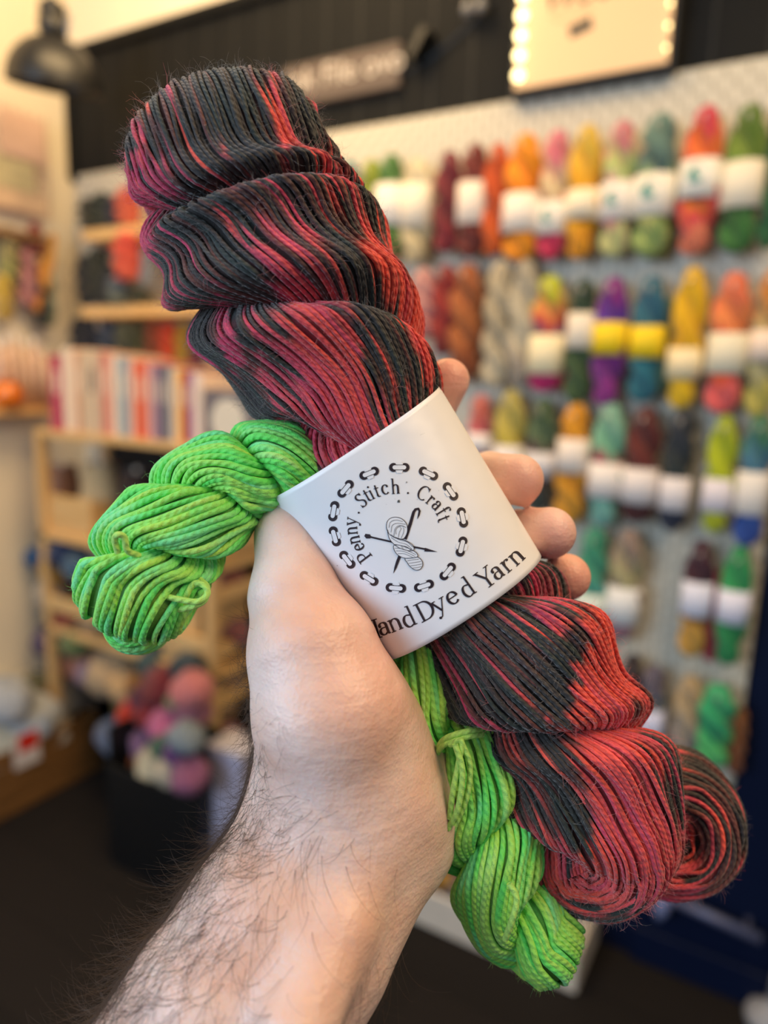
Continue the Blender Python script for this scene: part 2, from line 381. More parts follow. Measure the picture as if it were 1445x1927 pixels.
# third row
H(902, 742, 900, 44, ['E07060', 'D86478', 'E89A60'], 'pink and orange skein above the middle fingertip in the third row', (815, 850), 'EAE2E0', proto=1)
H(958, 732, 940, 60, ['C0B058', 'D4BC40', 'B8A858'], 'khaki yellow skein in the third row', (838, 890), 'E6DEDC', proto=2)
H(1017, 748, 965, 58, ['48603C', '5A7050', '5A2434', '642A3A', '2C3A34'], 'dark green and maroon skein in the third row', (850, 898), 'DAD4D4', proto=0)
H(1077, 757, 988, 62, ['F4A418', 'EE9A10', 'D8961C', 'E4A028'], 'amber skein with a white band in the third row', (825, 888), 'EEE0D2', proto=1)
H(1142, 757, 992, 68, ['8CC0A4', '70B490', 'B82C54', '5CA8A0', '7CBCB0'], 'aqua and cerise skein with a white band in the third row', (870, 935), 'EEE4DC', proto=2)
H(1207, 764, 985, 70, ['5A1C1C', '702820', '5C1C1C', '4C181C'], 'dark oxblood skein with a white band in the third row', (880, 946), 'E6DCD8', proto=0)
H(1274, 768, 1002, 60, ['232C3A', '1C2A30', '1E3030', '1C2844'], 'near-black navy skein with a white band in the third row', (897, 960), 'E4DCDC', proto=1)
H(1354, 780, 1004, 62, ['AEBE18', 'C0CC10', 'C8D418', 'BCC81C'], 'acid lime skein with a pale band in the third row', (900, 962), 'E2DAE0', proto=2)
H(1418, 778, 1030, 66, ['3C7C5C', '44789C', '3C7888', '2858A8', '2450A8'], 'green to blue skein at the right end of the third row', (887, 967), 'E8E0D6', proto=0)
# fourth row
H(1113, 990, 1192, 60, ['3C9C78', '50AC88', '4CA49C', '8CD0A8'], 'sea green skein left of the dusty one in the fourth row', (1115, 1168), 'DCE6DC', proto=1)
H(1140, 1130, 1210, 40, ['20885C', '309868'], 'emerald skein low behind the sea green one in the fourth row', dep=.025, proto=2, hook=False)
H(1176, 992, 1206, 66, ['9C8478', 'B0AC78', '98807C', 'A87C88'], 'dusty beige and pink skein in the fourth row', (1102, 1170), 'E8E6E2', proto=2)
H(1310, 1014, 1238, 60, ['48182C', '3C1628', '44182C', 'D09C40', 'D8A444'], 'aubergine skein ending in mustard in the fourth row', (1092, 1157), 'E2E2F0', proto=0)
H(1346, 1070, 1248, 36, ['C82450', 'BC2048'], 'crimson skein between the aubergine and the green in the fourth row', dep=.03, proto=1, hook=False)
H(1380, 1025, 1254, 64, ['2C9C58', '30A860', '208C50', '189050'], 'emerald green skein with a white band in the fourth row', (1108, 1170), 'E4E2F0', proto=2)
# fifth row
H(1183, 1228, 1420, 50, ['2C1418', '3C1C20'], 'near-black skein just past the coral lobe of the held skein in the fifth row', proto=0)
H(1224, 1250, 1430, 54, ['6C6070', '7C9488', '605868'], 'slate and sage skein with a white band in the fifth row', (1330, 1390), 'DCDCF2', proto=1)
H(1292, 1268, 1450, 58, ['C8A878', 'B8A484', '9C9088', '806A78'], 'tan to mauve skein in the fifth row', proto=2)
H(1345, 1284, 1445, 76, ['40B878', '30B070', '189868', '5CD070', '60D478'], 'bright jade green skein at the right of the fifth row', proto=0)
H(1388, 1330, 1460, 34, ['A0602C', '905028'], 'rust brown skein half behind the jade one in the fifth row', dep=.03, proto=1, hook=False)

# ------------------------------------------------------------------ signs on the header panel
def text_mesh(s, size, mat, parent, M, name='lettering', ext=.0008, shear=0):
    cu = bpy.data.curves.new(name, 'FONT'); cu.body = s; cu.size = size; cu.extrude = ext; cu.shear = shear
    o = bpy.data.objects.new('tmp', cu); COL.objects.link(o); bpy.context.view_layer.update()
    me = bpy.data.meshes.new_from_object(o.evaluated_get(bpy.context.evaluated_depsgraph_get())); bpy.data.objects.remove(o)
    me.name = name; me.transform(M); me.materials.clear(); me.materials.append(mat)
    return link(bpy.data.objects.new(name, me), parent)
RX = Matrix.Rotation(math.pi/2, 4, 'X')
ly = WY-.055
a = hit(968, 170, 1, ly); b = hit(1256, 116, 1, ly); zb2 = a[2]; zt2 = zb2+.30; x0, x1 = a[0], b[0]
lb = thing('light_box_sign', 'lit cream light-box sign edged with round bulbs on the black wall', 'sign', (x0, WY, zb2))
og = Vector((x0, WY, zb2))
MB().box((x0-.012, WY-.05, zb2-.014), (x1+.012, WY, zt2+.014), bev=.003).build('frame', pmat('black_sign_frame', '141210', .5), lb, og)
MB().box((x0, ly-.002, zb2), (x1, WY-.051, zt2), bev=.001).build('lit_panel', pmat('lit_acrylic', 'EDC596', .5, .03, 5, emit=.12), lb, og)
text_mesh('Wool & the', .066, pmat('black_marker', '2A2018', .6), lb, Matrix.Translation((.05, -.0575, hit(1010, 22, 1, ly)[2]-zb2-.004)) @ RX, 'lettering', .0003, .2)
MB().box((.11+.0, -.0585, .052), (.155, -.0572, .073), M=Matrix.Translation((.02, 0, 0)) @ Matrix.Rotation(-.25, 4, 'Y')).build('small_black_picture', pmat('print_black', '3A372C', .6), lb)
MB().tube([(.11+.05*math.cos(q*.5)*.8, -.0575, .125+.012*math.sin(q*.5)) for q in range(13)], .0008, 5).build('faint_drawing', pmat('faint_ink', 'C8A878', .7), lb)
m_bulb = pmat('glowing_bulb', 'FFE9A8', .4, .01, 5, emit=5)
for side, xx in (('l', x0+.008), ('r', x1-.004)):
    nb = 10
    for i in range(nb):
        z = hit(980, 143-37*i*1.0, 1, ly)[2]
        if z > zt2: break
        r = .0105 if side == 'l' else .003
        MB().lathe([(0.0001, -.009)]+[(r*math.sin(q*math.pi/8), -r*math.cos(q*math.pi/8)) for q in range(1, 8)]+[(0.0001, r)], 14, Matrix.Translation((xx-x0, ly-.004-WY, z-zb2))).build('bulb', m_bulb, lb, smooth=True)
# dark sign with white brush lettering
sy = WY-.02
a = hit(533, 205, 1, sy); b = hit(750, 163, 1, sy); c = hit(750, 78, 1, sy)
ds = thing('wall_sign', 'dim grey-brown board sign with three brushed white words', 'sign', (a[0], WY, a[2]))
MB().box((0, sy-WY, 0), (b[0]-a[0], 0, c[2]-b[2]), bev=.002).build('board', pmat('grey_brown_board', '5A4E48', .7), ds)
text_mesh('ink File ovo', (b[0]-a[0])*.215, pmat('chalk_white', 'C8BEB4', .7), ds, Matrix.Translation((.012, sy-WY-.0005, (c[2]-b[2])*.36)) @ RX, 'lettering', .0004)
# small black clip and two glass bulbs on the header
p = hit(795, 88, 1, WY-.02); MBc = MB().box((-.012, -.03, -.035), (.012, .02, .035), M=Matrix.Rotation(.6, 4, 'Y'), bev=.004)
cl = MBc.build('cable_clip', pmat('gloss_black_plastic', '0A0A0A', .4)); cl.location = p; tag(cl, 'small black cable clip on the black wall right of the board sign', 'clip')
m_glass = pmat('smoky_glass', '6C6C70', .15, .05, 20, coat=.5)
for i, (x, y) in enumerate(((880, 18), (905, 12))):
    p = hit(x, y, 1, WY-.03); t = thing('glass_bulb', ('left' if i == 0 else 'right')+' one of two unlit glass bulbs hanging at the top edge of the black wall', 'bulb', p)
    MB().lathe([(.0001, -.016), (.008, -.014), (.014, -.006), (.014, .003), (.008, .014), (.006, .02), (.0001, .021)], 16).build('glass', m_glass, t, smooth=True)
    MB().tube([(0, 0, .02), (0, 0, .045)], .006).tube([(0, 0, .045), (.01, .01, .20)], .0015, 6).build('socket', cm('p', '0A0A0A', .4), t)
# cable draped across the header
p0, p1 = hit(930, 0, 1, WY-.008), hit(735, 150, 1, WY-.008)
pts = [p0.lerp(p1, i/12)+Vector((0, 0, -.02*math.sin(math.pi*i/12))) for i in range(13)]
o = MB().tube(pts, .0025, 6).build('cable', cm('p', '0A0A0A', .4), None, pts[0]); o.location = pts[0]; tag(o, 'thin black cable running down the black wall towards the board sign', 'cable')

# ------------------------------------------------------------------ pendant lamp
lc = hit(103, 165, 1, 1.30); lp = thing('pendant_lamp', 'black dome pendant lamp at the top left corner', 'lamp', lc)
lp.rotation_euler = (math.radians(6), math.radians(10), 0)
R = (hit(158, 165, 1, 1.30)-hit(47, 165, 1, 1.30)).length/2*.98
m_lamp = pmat('satin_black_metal', '18191C', .38, .05, 10)
prof = [(R*math.cos(q), R*1.0*math.sin(q)) for q in [i*math.pi/2/12 for i in range(11)]]+[(R*.25, R*1.04), (R*.25, R*1.2)]
prof2 = [(r*.96, z-.002) for r, z in prof][::-1]
MB().lathe(prof+prof2+[prof[0]], 40).build('shade', m_lamp, lp, smooth=True)
MB().lathe([(R*.27, R*1.0), (R*.3, R*1.05), (R*.3, R*1.3), (R*.24, R*1.34), (R*.27, R*1.36), (R*.27, R*1.55), (R*.12, R*1.65), (.003, R*1.72)], 24).build('socket', m_lamp, lp, smooth=True)
MB().tube([(0, 0, R*1.7), (0, 0, 1.2)], .003, 6).build('cord', cm('p', 'B8B0A4', .6), lp)
MB().tube([(R*.3, 0, R*1.1), (R*.55, 0, R*1.35), (R*.5, 0, R*1.0)], .003, 6).build('bracket', m_steel, lp)
# ------------------------------------------------------------------ left: shelving unit with books
UY = 1.30                                  # front plane of the unit
m_pine = wood('pale_pine', 'E2BC82', 'CFA060')
m_pinez = wood('pale_pine_upright', 'DDB67C', 'C99C60', 'Z')
m_dark = pmat('dark_interior', '1A1614', .8)
sz = hit(220, 822, 1, UY)[2]              # top face of the book board
ux0 = hit(62, 815, 1, UY)[0]; ux0 = max(ux0, WX+.004)
ux1 = hit(492, 880, 1, UY)[0]
px1 = hit(400, 1200, 1, UY)[0]
un = thing('shelving_unit', 'pale pine shelving unit with books on top, left of the hand', 'shelving', (ux0, WY, 0))
og = (ux0, WY, 0)
def board(z, x0, x1, y0=UY, y1=WY-.026, th=.022, name='shelf_board'):
    MB().box((x0, y0, z-th), (x1, y1, z), bev=.002).build(name, m_pine, un, og)
board(sz, ux0, ux1)
z2 = hit(120, 1008, 1, UY)[2]; z3 = hit(150, 1195, 1, UY)[2]
board(z2, ux0, px1); board(z3, ux0, px1)
for xx, yy in ((ux0, UY), (ux0, WY-.06), (px1-.03, UY), (px1-.03, WY-.06)):
    MB().box((xx, yy, 0), (xx+.03, yy+.03, sz-.022), bev=.002).build('post', m_pinez, un, og)
MB().box((ux0+.03, WY-.05, .1), (px1-.03, WY-.03, sz-.03)).build('back_panel', m_dark, un, og)
for z in (hit(406, 1040, 1, UY)[2], hit(406, 1130, 1, UY)[2], hit(400, 1235, 1, UY)[2], hit(400, 1330, 1, UY)[2]):
    MB().box((px1-.022, UY+.03, z-.022), (px1-.004, WY-.06, z+.018), bev=.002).build('side_rail', m_pine, un, og)
fz = hit(350, 1205, 1, UY)[2]
MB().box((ux0+.03, UY-.004, fz-.025), (px1-.03, UY+.012, fz+.02), bev=.002).build('front_rail', m_pine, un, og)
# trays standing on the shelves
for (xa, xb, ya, yb, lab) in ((76, 170, 935, 1004, 'plain wooden tray front under the left end of the books'),
                              (300, 372, 1085, 1188, 'plain wooden tray low beside the unit corner post')):
    p, q = hit(xa, (ya+yb)/2, 1, UY+.02), hit(xb, (ya+yb)/2, 1, UY+.02); za = hit((xa+xb)/2, ya, 1, UY+.02)[2]; zbb = z2+.001 if ya < 1000 else z3+.001
    t = thing('wooden_tray', lab, 'tray', (p[0], UY+.02, zbb)); X, Hh, D = q[0]-p[0], za-zbb, .2
    MB().box((0, 0, 0), (X, .012, Hh), bev=.002).build('front_panel', m_pine, t)
    MB().box((0, .012, 0), (X, D, .01)).box((0, .012, .01), (.01, D, Hh*.9)).box((X-.01, .012, .01), (X, D, Hh*.9)).box((.01, D-.01, .01), (X-.01, D, Hh*.9)).build('tray_body', m_pine, t)
# books, spines to the room
m_page = pmat('book_pages', 'F3E6DA', .9, .05, 60)
def book(xa, xb, ytop, c, lab, lean=0, dep=.17, block=None):
    p, q = hit(xa, ytop+60, 1, UY+.012), hit(xb, ytop+60, 1, UY+.012); th = max(.006, (q[0]-p[0])*.96); h = hit((xa+xb)/2, ytop, 1, UY+.012)[2]-sz
    t = thing('book', lab, 'book', (p[0], UY+.012, sz+.0008), 'books on the pine shelf'); t.rotation_euler = (0, lean, 0)
    mc = cm('p', c, .45, .06)
    MB().box((0, 0, 0), (th, .0018, h)).box((0, .0018, 0), (.0015, dep, h)).box((th-.0015, .0018, 0), (th, dep, h)).build('cover', mc, t)
    MB().box((.0015, .002, .003), (th-.0015, dep-.004, h-.004)).build('pages', m_page, t)
    MB().box((th*.36, -.0006, h*.5), (th*.64, 0, h*.8) if not block else (th*.8, 0, h*.8)).build('spine_title', cm('p', block or 'E6D2B8', .6), t)
BK = [(92, 117, 668, 'B8405C', 'crimson paperback leaning at the left end of the books'), (118, 138, 655, 'F0D8BC', 'cream hardback next to the crimson one'),
      (139, 148, 660, 'E0A888', 'slim peach booklet between cream and tan books'), (149, 163, 660, 'CDB090', 'tan book left of the beige pair'), (164, 180, 660, 'D8BFA0', 'beige book with a small dark lower block'),
      (181, 190, 662, 'C8A88C', 'narrow fawn book left of the salmon ones'), (191, 202, 664, 'D88474', 'salmon paperback left of the pale salmon one'), (203, 212, 665, 'E29C84', 'pale salmon paperback left of the ivory book'),
      (213, 222, 668, 'F2E2C8', 'ivory book left of the blue-grey one'), (223, 241, 672, '8C9CA4', 'thick blue-grey book beside the ivory one'), (242, 253, 676, 'EBB8A0', 'peach book between the blue-grey and the orange-red'),
      (254, 275, 680, 'E2542C', 'bright orange-red book in mid row'), (276, 286, 684, 'E8B4A4', 'pale pink book right of the orange-red'), (287, 297, 686, '8C5A80', 'slim purple book left of the greys'),
      (298, 310, 688, '7C7880', 'mid grey book left of its darker neighbour'), (311, 321, 690, '645F68', 'dark grey book left of the pale ones'), (322, 331, 692, 'E8D8C4', 'off-white book left of the amber one'), (332, 345, 695, 'F0A828', 'amber yellow book near the right end'),
      (346, 362, 698, '9C3C6C', 'magenta book right of the amber one'), (363, 371, 702, 'EEDCD0', 'white-pink book right of the magenta'), (372, 381, 704, 'F0D4C0', 'pale peach book at the right end of the spines')]
for i, (a, b, y, c, lab) in enumerate(BK): book(a, b, y, c, lab, 0.04 if i == 0 else 0, dep=.17 if i % 3 else .155, block='4A4048' if 'dark lower block' in lab else None)
# face-out book with a cream disc
p, q = hit(384, 790, 1, UY+.01), hit(482, 790, 1, UY+.01); h = hit(430, 735, 1, UY+.01)[2]-sz
t = thing('book', 'dark grey book shown face out with a cream disc on its cover', 'book', (p[0], UY+.01, sz+.0008)); W_ = q[0]-p[0]
MB().box((0, 0, 0), (W_, .0015, h)).box((0, .0265, 0), (W_, .028, h)).box((0, .0015, 0), (.0015, .0265, h)).build('cover', cm('p', '6C6468', .5, .06), t)
MB().box((.0016, .0016, .002), (W_-.003, .0264, h-.002)).build('pages', m_page, t)
vs = [(W_*.47+W_*.33*math.cos(2*math.pi*k/28), -.0006, h*.45+W_*.33*math.sin(2*math.pi*k/28)) for k in range(28)]
MB().add(vs+[(v[0], 0, v[2]) for v in vs], [tuple(range(28))]+[(k, (k+1) % 28, 28+(k+1) % 28, 28+k) for k in range(28)]).build('cover_disc', cm('p', 'DCCFBA', .6), t)

# ------------------------------------------------------------------ yarn balls (wound strands) and cones
def ball_proto():
    rr = np.random.default_rng(3); V = []; Fc = []; A = []
    n, m = 28, 18
    for i in range(m+1):
        for j in range(n):
            th = math.pi*i/m; ph = 2*math.pi*j/n
            d = np.array([math.sin(th)*math.cos(ph), math.sin(th)*math.sin(ph), math.cos(th)])
            r = 1+.05*math.sin(5*d[0]+3*d[2])+.04*math.sin(6*d[1]-4*d[0]); r *= 1+.02*math.sin(9*ph+5*th)
            V.append(d*r); A.append(ph*2+th*3)
    for i in range(m):
        for j in range(n): Fc.append((i*n+j, i*n+(j+1) % n, (i+1)*n+(j+1) % n, (i+1)*n+j))
    o = mesh_np('yarn_ball', np.array(V), Fc, m_cream, None, True, {'ang': ('FLOAT', np.array(A))}); me = o.data; bpy.data.objects.remove(o); return me
BALL = ball_proto()
def ball(px, py, rpx, c, lab, y, grp, sq=.85, c2=None):
    p = hit(px, py, 1, y); r = (hit(px+rpx, py, 1, y)-p).length*.92
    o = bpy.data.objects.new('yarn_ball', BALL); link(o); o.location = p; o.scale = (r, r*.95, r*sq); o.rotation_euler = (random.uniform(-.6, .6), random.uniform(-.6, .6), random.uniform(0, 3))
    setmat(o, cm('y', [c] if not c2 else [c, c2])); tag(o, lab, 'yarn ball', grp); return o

def relax(objs, ymin, ymax, it=60):
    """settle touching balls: slide them nearer or farther until they only touch"""
    o0 = Vector((0, 0, CAM_H)); objs = [o for o in objs]; D = [(o.location-o0).normalized() for o in objs]; T = [(o.location-o0).length for o in objs]; K = [o.scale[0]/t for o, t in zip(objs, T)]
    for _ in range(it):
        for i in range(len(objs)):
            for j in range(i):
                a, b = o0+D[i]*T[i], o0+D[j]*T[j]; gap = (K[i]*T[i]+K[j]*T[j])*.90-(a-b).length
                if gap > 0:
                    m = gap*.35; si = 1 if T[i] >= T[j] else -1; T[i] += m*si; T[j] -= m*si
        for i in range(len(objs)):
            y = (o0+D[i]*T[i])[1]
            if y > ymax: T[i] *= ymax/y
            if y < ymin: T[i] *= ymin/y
    for o, d, t, k in zip(objs, D, T, K): f = t*k/o.scale[0]; o.location = o0+d*t; o.scale = tuple(q*f for q in o.scale)
G1 = 'yarn balls heaped in the black bin'
PILE = [(165, 1238, 34, 'EC9C7C', 'peach'), (124, 1250, 24, '4C3244', 'dark plum'), (172, 1268, 20, 'C8A0B0', 'lilac pink'), (214, 1264, 38, 'DDB98C', 'large sand'), (242, 1292, 28, 'D8B07C', 'small sand'),
        (266, 1284, 22, 'A86C1C', 'ochre'), (300, 1250, 32, '3C5454', 'dark teal grey'), (355, 1258, 28, '2C3C44', 'dark slate'), (312, 1290, 36, '7A1E28', 'maroon'), (280, 1312, 26, '5C2440', 'plum'),
        (262, 1345, 30, 'D83010', 'bright red'), (287, 1342, 24, 'A01420', 'crimson'), (362, 1296, 32, 'DC8080', 'salmon pink'), (335, 1318, 18, '8C9468', 'sage'), (366, 1335, 28, 'B87080', 'dusty rose'),
        (318, 1366, 32, 'D06C98', 'rose pink'), (225, 1385, 32, '74809C', 'grey-blue'), (247, 1370, 24, '8C6C90', 'lilac'), (352, 1388, 28, '8C98A0', 'pale grey-blue'), (309, 1406, 20, '3C6850', 'bottle green'),
        (340, 1412, 26, '70347C', 'purple'), (253, 1422, 20, 'D07850', 'orange'), (278, 1400, 24, '9C7098', 'mauve'), (299, 1438, 32, 'E0D4B4', 'cream'), (323, 1452, 26, 'D8C8AC', 'ecru'), (358, 1458, 30, 'A05C80', 'raspberry pink')]
HP = []
for x, y, r, c, n in PILE:
    HP.append(ball(x, y, r, c, n+' yarn ball in the heap above the black bin', 1.34-.16*((y-1240)/220), G1))
relax(HP, 1.12, 1.52)
MID = [(75, 1048, 18, '24588C', 'blue', 'on the middle shelf at the left edge'), (106, 1068, 24, 'D8A030', 'golden yellow', 'on the middle shelf'), (128, 1036, 26, '1C3460', 'navy', 'behind the yellow one'),
       (146, 1064, 20, '4C7090', 'steel blue', 'right of the yellow one'), (108, 1118, 30, 'D8C4A8', 'oatmeal', 'under the yellow one'), (125, 1166, 24, 'B85048', 'brick rose', 'above the plum one'),
       (96, 1205, 24, '584468', 'violet grey', 'at the left of the lower shelf'), (150, 1206, 24, '748450', 'moss green', 'on the lower shelf'), (215, 1160, 26, '9C8450', 'khaki', 'behind the green mini skein end'),
       (335, 1160, 18, '7C2418', 'rust', 'beside the corner post'), (185, 1165, 26, 'C8A47C', 'camel', 'behind the green mini skein end'), (430, 1085, 26, '9C5C54', 'terracotta', 'inside the unit right of the post'), (436, 1275, 22, 'B08C6C', 'fawn', 'inside the unit right of the post'),
       (422, 1330, 22, 'D4A878', 'apricot', 'low inside the unit right of the post'), (452, 1190, 26, '8C4A44', 'russet', 'inside the unit under the terracotta one'), (425, 1385, 24, 'D88C88', 'pink', 'just above the white panel'), (400, 1400, 22, 'DAD0B8', 'ivory', 'just above the white panel')]
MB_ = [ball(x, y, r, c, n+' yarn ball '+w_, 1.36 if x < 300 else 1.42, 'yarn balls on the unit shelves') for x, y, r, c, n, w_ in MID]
relax(MB_, 1.24, 1.50)
# cones standing on the middle shelf
for (x, yt, yb, rp, c, lab) in ((125, 872, 1000, 24, 'A87C64', 'rose-brown yarn cone behind the wooden tray'), (195, 866, 1000, 32, 'D8BE90', 'cream yarn cone on the middle shelf'), (262, 880, 1000, 34, '3C2A22', 'dark brown yarn cone on the middle shelf'), (325, 890, 1000, 26, '54382A', 'brown yarn cone half behind the green mini skein')):
    p = hit(x, yb, 1, UY+.13); zt_ = hit(x, yt, 1, UY+.13)[2]; r = (hit(x+rp, yb, 1, UY+.13)-hit(x, yb, 1, UY+.13)).length; h = zt_-z2-.001
    t = thing('yarn_cone', lab, 'yarn cone', (p[0], UY+.13, z2+.001), 'yarn cones on the middle shelf')
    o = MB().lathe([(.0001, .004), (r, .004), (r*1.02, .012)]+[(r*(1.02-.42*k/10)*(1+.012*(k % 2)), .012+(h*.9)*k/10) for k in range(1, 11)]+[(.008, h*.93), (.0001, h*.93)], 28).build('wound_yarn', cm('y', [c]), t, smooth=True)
    MB().lathe([(.0001, 0), (r*.5, 0), (r*.5, .004), (.009, h*.92), (.008, h), (.0001, h)], 20).build('core', cm('p', 'E6DCC8', .7), t, smooth=True)
# black bin holding the heap
b0 = hit(200, 1440, 1, 1.16); b1 = hit(384, 1520, 1, 1.16)
bx0 = hit(205, 1440, 1, 1.16)[0]; bx1 = hit(378, 1500, 1, 1.16)[0]; bt = hit(290, 1470, 1, 1.16)[2]
t = thing('storage_bin', 'black bin under the heap of yarn balls, left of the forearm', 'bin', (bx0, 1.15, 0)); m_bin = pmat('black_plastic', '07080B', .5)
X = bx1-bx0; D = .14; bh = max(bt, .12)
MB().box((0, 0, 0), (X, .01, bh), bev=.003).box((0, .01, 0), (.01, D, bh+.1)).box((X-.01, .01, 0), (X, D, bh+.1)).box((.01, D-.01, 0), (X-.01, D, bh+.12)).box((.01, .01, .0), (X-.01, D-.01, .01)).build('bin_body', m_bin, t)
MB().box((-.004, -.004, bh-.012), (X+.004, .0, bh+.004), bev=.002).build('rim', m_bin, t)
# slope of balls is carried by an inner shelf
# white panel right of the post
p = hit(392, 1535, 1, 1.20); q = hit(455, 1535, 1, 1.20); zt_ = hit(420, 1418, 1, 1.20)[2]; zb_ = 0.0005
t = thing('storage_box', 'white storage box standing between the post and the forearm', 'box', (p[0], 1.2, zb_)); X = q[0]-p[0]
MB().box((0, 0, 0), (X, .09, zt_-zb_), bev=.004).build('box_body', cm('p', 'B4B0C6', .5), t); MB().box((-.003, -.003, zt_-zb_), (X+.003, .093, zt_-zb_+.012), bev=.003).build('lid', cm('p', 'C0BCC8', .5), t)

# ------------------------------------------------------------------ small pegboard shelves with dark yarns
for (ya, th, lab) in ((434, .03, 'upper short pine shelf fixed to the pegboard'), (578, .03, 'lower short pine shelf fixed to the pegboard')):
    pa, pb = hit(152, ya, 1, 1.45), hit(420, ya, 1, 1.45); z = pa[2]
    t = thing('wall_shelf', lab, 'shelf', (pa[0], WALLY, z)); X = pb[0]-pa[0]
    MB().box((0, 1.45-WALLY, -th), (X, -.001, 0), bev=.002).build('shelf_board', m_pine, t)
    for xx in (.03, X-.05): MB().box((xx, -.10, -th-.03), (xx+.015, -.001, -th), bev=.001).build('bracket', m_steel, t)
def stub(x, yt, yb, wpx, c, lab, y=1.49, ry=0, proto=0):
    p = hit(x, (yt+yb)/2, 1, y); tz, bz = hit(x, yt, 1, y)[2], hit(x, yb, 1, y)[2]; wv = (hit(x+wpx/2, yt, 1, y)-hit(x-wpx/2, yt, 1, y)).length
    o = bpy.data.objects.new('yarn_skein', PROTO[proto % 3]); link(o); o.location = (p[0], y, tz); o.scale = (wv*1.1, wv*.8, tz-bz); o.rotation_euler = (0, ry, 0); setmat(o, cm('y', c)); tag(o, lab, 'yarn skein', 'short skeins on the left shelves')
stub(166, 372, 432, 32, ['34301C', '4A4428'], 'dark olive short skein at the left end of the upper shelf', proto=0)
stub(192, 362, 430, 34, ['1C2A1C', '2C3420'], 'dark green short skein on the upper shelf', proto=1)
stub(214, 366, 430, 28, ['20203A', '2A2A3C'], 'navy short skein on the upper shelf', proto=2)
stub(240, 352, 424, 40, ['D8583C', 'E06A48'], 'coral short skein on the upper shelf', proto=0)
stub(160, 480, 576, 30, ['16181C', '202020'], 'black short skein at the left end of the lower shelf', proto=0)
stub(186, 462, 574, 36, ['22281A', '1C2016'], 'black-green short skein on the lower shelf', proto=1)
stub(208, 500, 574, 30, ['141A26', '1C2230'], 'midnight short skein on the lower shelf', proto=2)
stub(238, 436, 528, 44, ['DC4C34', 'E25C40'], 'vermilion skein draped below the coral one', y=1.43, proto=0)
stub(222, 520, 574, 34, ['6C7884', '7C8470'], 'grey-blue short skein on the lower shelf', y=1.46, proto=1)
stub(262, 540, 572, 34, ['4C5030', '5C5C38'], 'olive grey short skein on the lower shelf', proto=2)
ZB = sz+.0
for x, c, n in ((152, ['14141C'], 'black'), (176, ['1A1E2A'], 'blue-black'), (204, ['4C5868', '3C4450'], 'slate blue'), (236, ['6C6C4C', '34382A'], 'olive grey'), (264, ['4C4C1C'], 'dark olive'), (292, ['A04414', '7C3C10'], 'rust'), (318, ['D8420C', 'E04C10'], 'orange'), (347, ['B88C14', 'A88418'], 'mustard'), (372, ['701E38'], 'wine'), (402, ['C8A07C'], 'sand')):
    stub(x, 596+(x-150)*.05, 676+(x-150)*.12, 32, c, n+' skein standing behind the row of books', y=1.52, proto=x)
# ------------------------------------------------------------------ brown crate of pale yarn in front of the left wall
fb = hit(190, 1447, 2, 0.0); cxr = fb[0]; cy1 = fb[1]
lz = hit(190, 1335, 0, cxr)[2]; cy0 = hit(-60, 1600, 0, cxr)[1]
m_crate = wood('brown_crate_wood', '8C6234', '664522', 'Y')
t = thing('wooden_crate', 'brown wooden crate filled with pale yarn at the lower left', 'crate', (cxr, cy1, 0)); wd = min(.42, cxr-WX-.02); Ln = cy1-cy0
nb = 4
for k in range(nb):
    MB().box((-.014, -Ln, .004+k*lz/nb), (0, 0, (k+1)*lz/nb-.004), bev=.002).build('slat', m_crate, t)
    MB().box((-wd, -.014, .004+k*lz/nb), (-.014, 0, (k+1)*lz/nb-.004), bev=.002).build('slat', m_crate, t)
MB().box((-wd, -Ln, 0), (-wd+.012, -.014, lz)).box((-wd+.012, -Ln, 0), (-.014, -.014, .012)).build('crate_body', m_crate, t)
MB().box((-.03, -.03, 0), (-.0142, -.0142, lz)).build('corner_post', m_crate, t)
def cball(px, py, rp, c, n):
    p = hit(px, py, 0, cxr-.06-.10*random.random()); r = (hit(px+rp, py, 1, p[1])-hit(px, py, 1, p[1])).length*.9
    o = bpy.data.objects.new('yarn_ball', BALL); link(o); o.location = p; o.scale = (r, r, r*.8); o.rotation_euler = (random.random(), 0, random.random()*3); setmat(o, cm('y', [c])); tag(o, n, 'yarn ball', 'pale yarn balls in the brown crate')
for a in ((8, 1318, 34, 'C8D0DC', 'pale blue ball at the left rim of the brown crate'), (62, 1345, 34, 'D6DCE2', 'cool white ball in the middle of the brown crate'), (122, 1306, 30, 'E8E2D4', 'warm white ball near the far end of the brown crate'), (28, 1388, 30, 'E8DCC0', 'ivory ball at the front of the brown crate'),
          (95, 1370, 28, 'DCD4C4', 'oat white ball right of the ivory one in the brown crate'), (66, 1292, 20, '6C6C50', 'dull olive ball at the back of the brown crate'), (92, 1300, 16, '7C5438', 'brown ball at the back of the brown crate'), (150, 1325, 22, 'DCD4CC', 'chalk white ball at the far end of the brown crate'), (30, 1300, 24, 'E4DAC4', 'cream ball at the back of the brown crate'), (-6, 1420, 30, 'E0D8C4', 'ecru ball cut off by the left edge in the brown crate')): cball(*a)
p = hit(50, 1385, 0, cxr+.002); q = hit(70, 1430, 0, cxr+.002); yA, yB = hit(24, 1400, 0, cxr+.002)[1], hit(74, 1400, 0, cxr+.002)[1]; zA = hit(50, 1378, 0, cxr+.002)[2]; zM = hit(50, 1412, 0, cxr+.002)[2]; zB = hit(50, 1440, 0, cxr+.002)[2]
t = thing('price_tag', 'red and white tag clipped over the rim of the brown crate', 'tag', (cxr+.002, yA, zB))
MB().box((0, 0, 0), (.0015, yB-yA, zA-zB)).build('card', cm('p', 'E4DCDC', .6), t); MB().box((.0015, (yB-yA)*.2, zM-zB), (.002, (yB-yA)*.95, zA-zB)).build('red_field', cm('p', 'DC2C1C', .6), t)

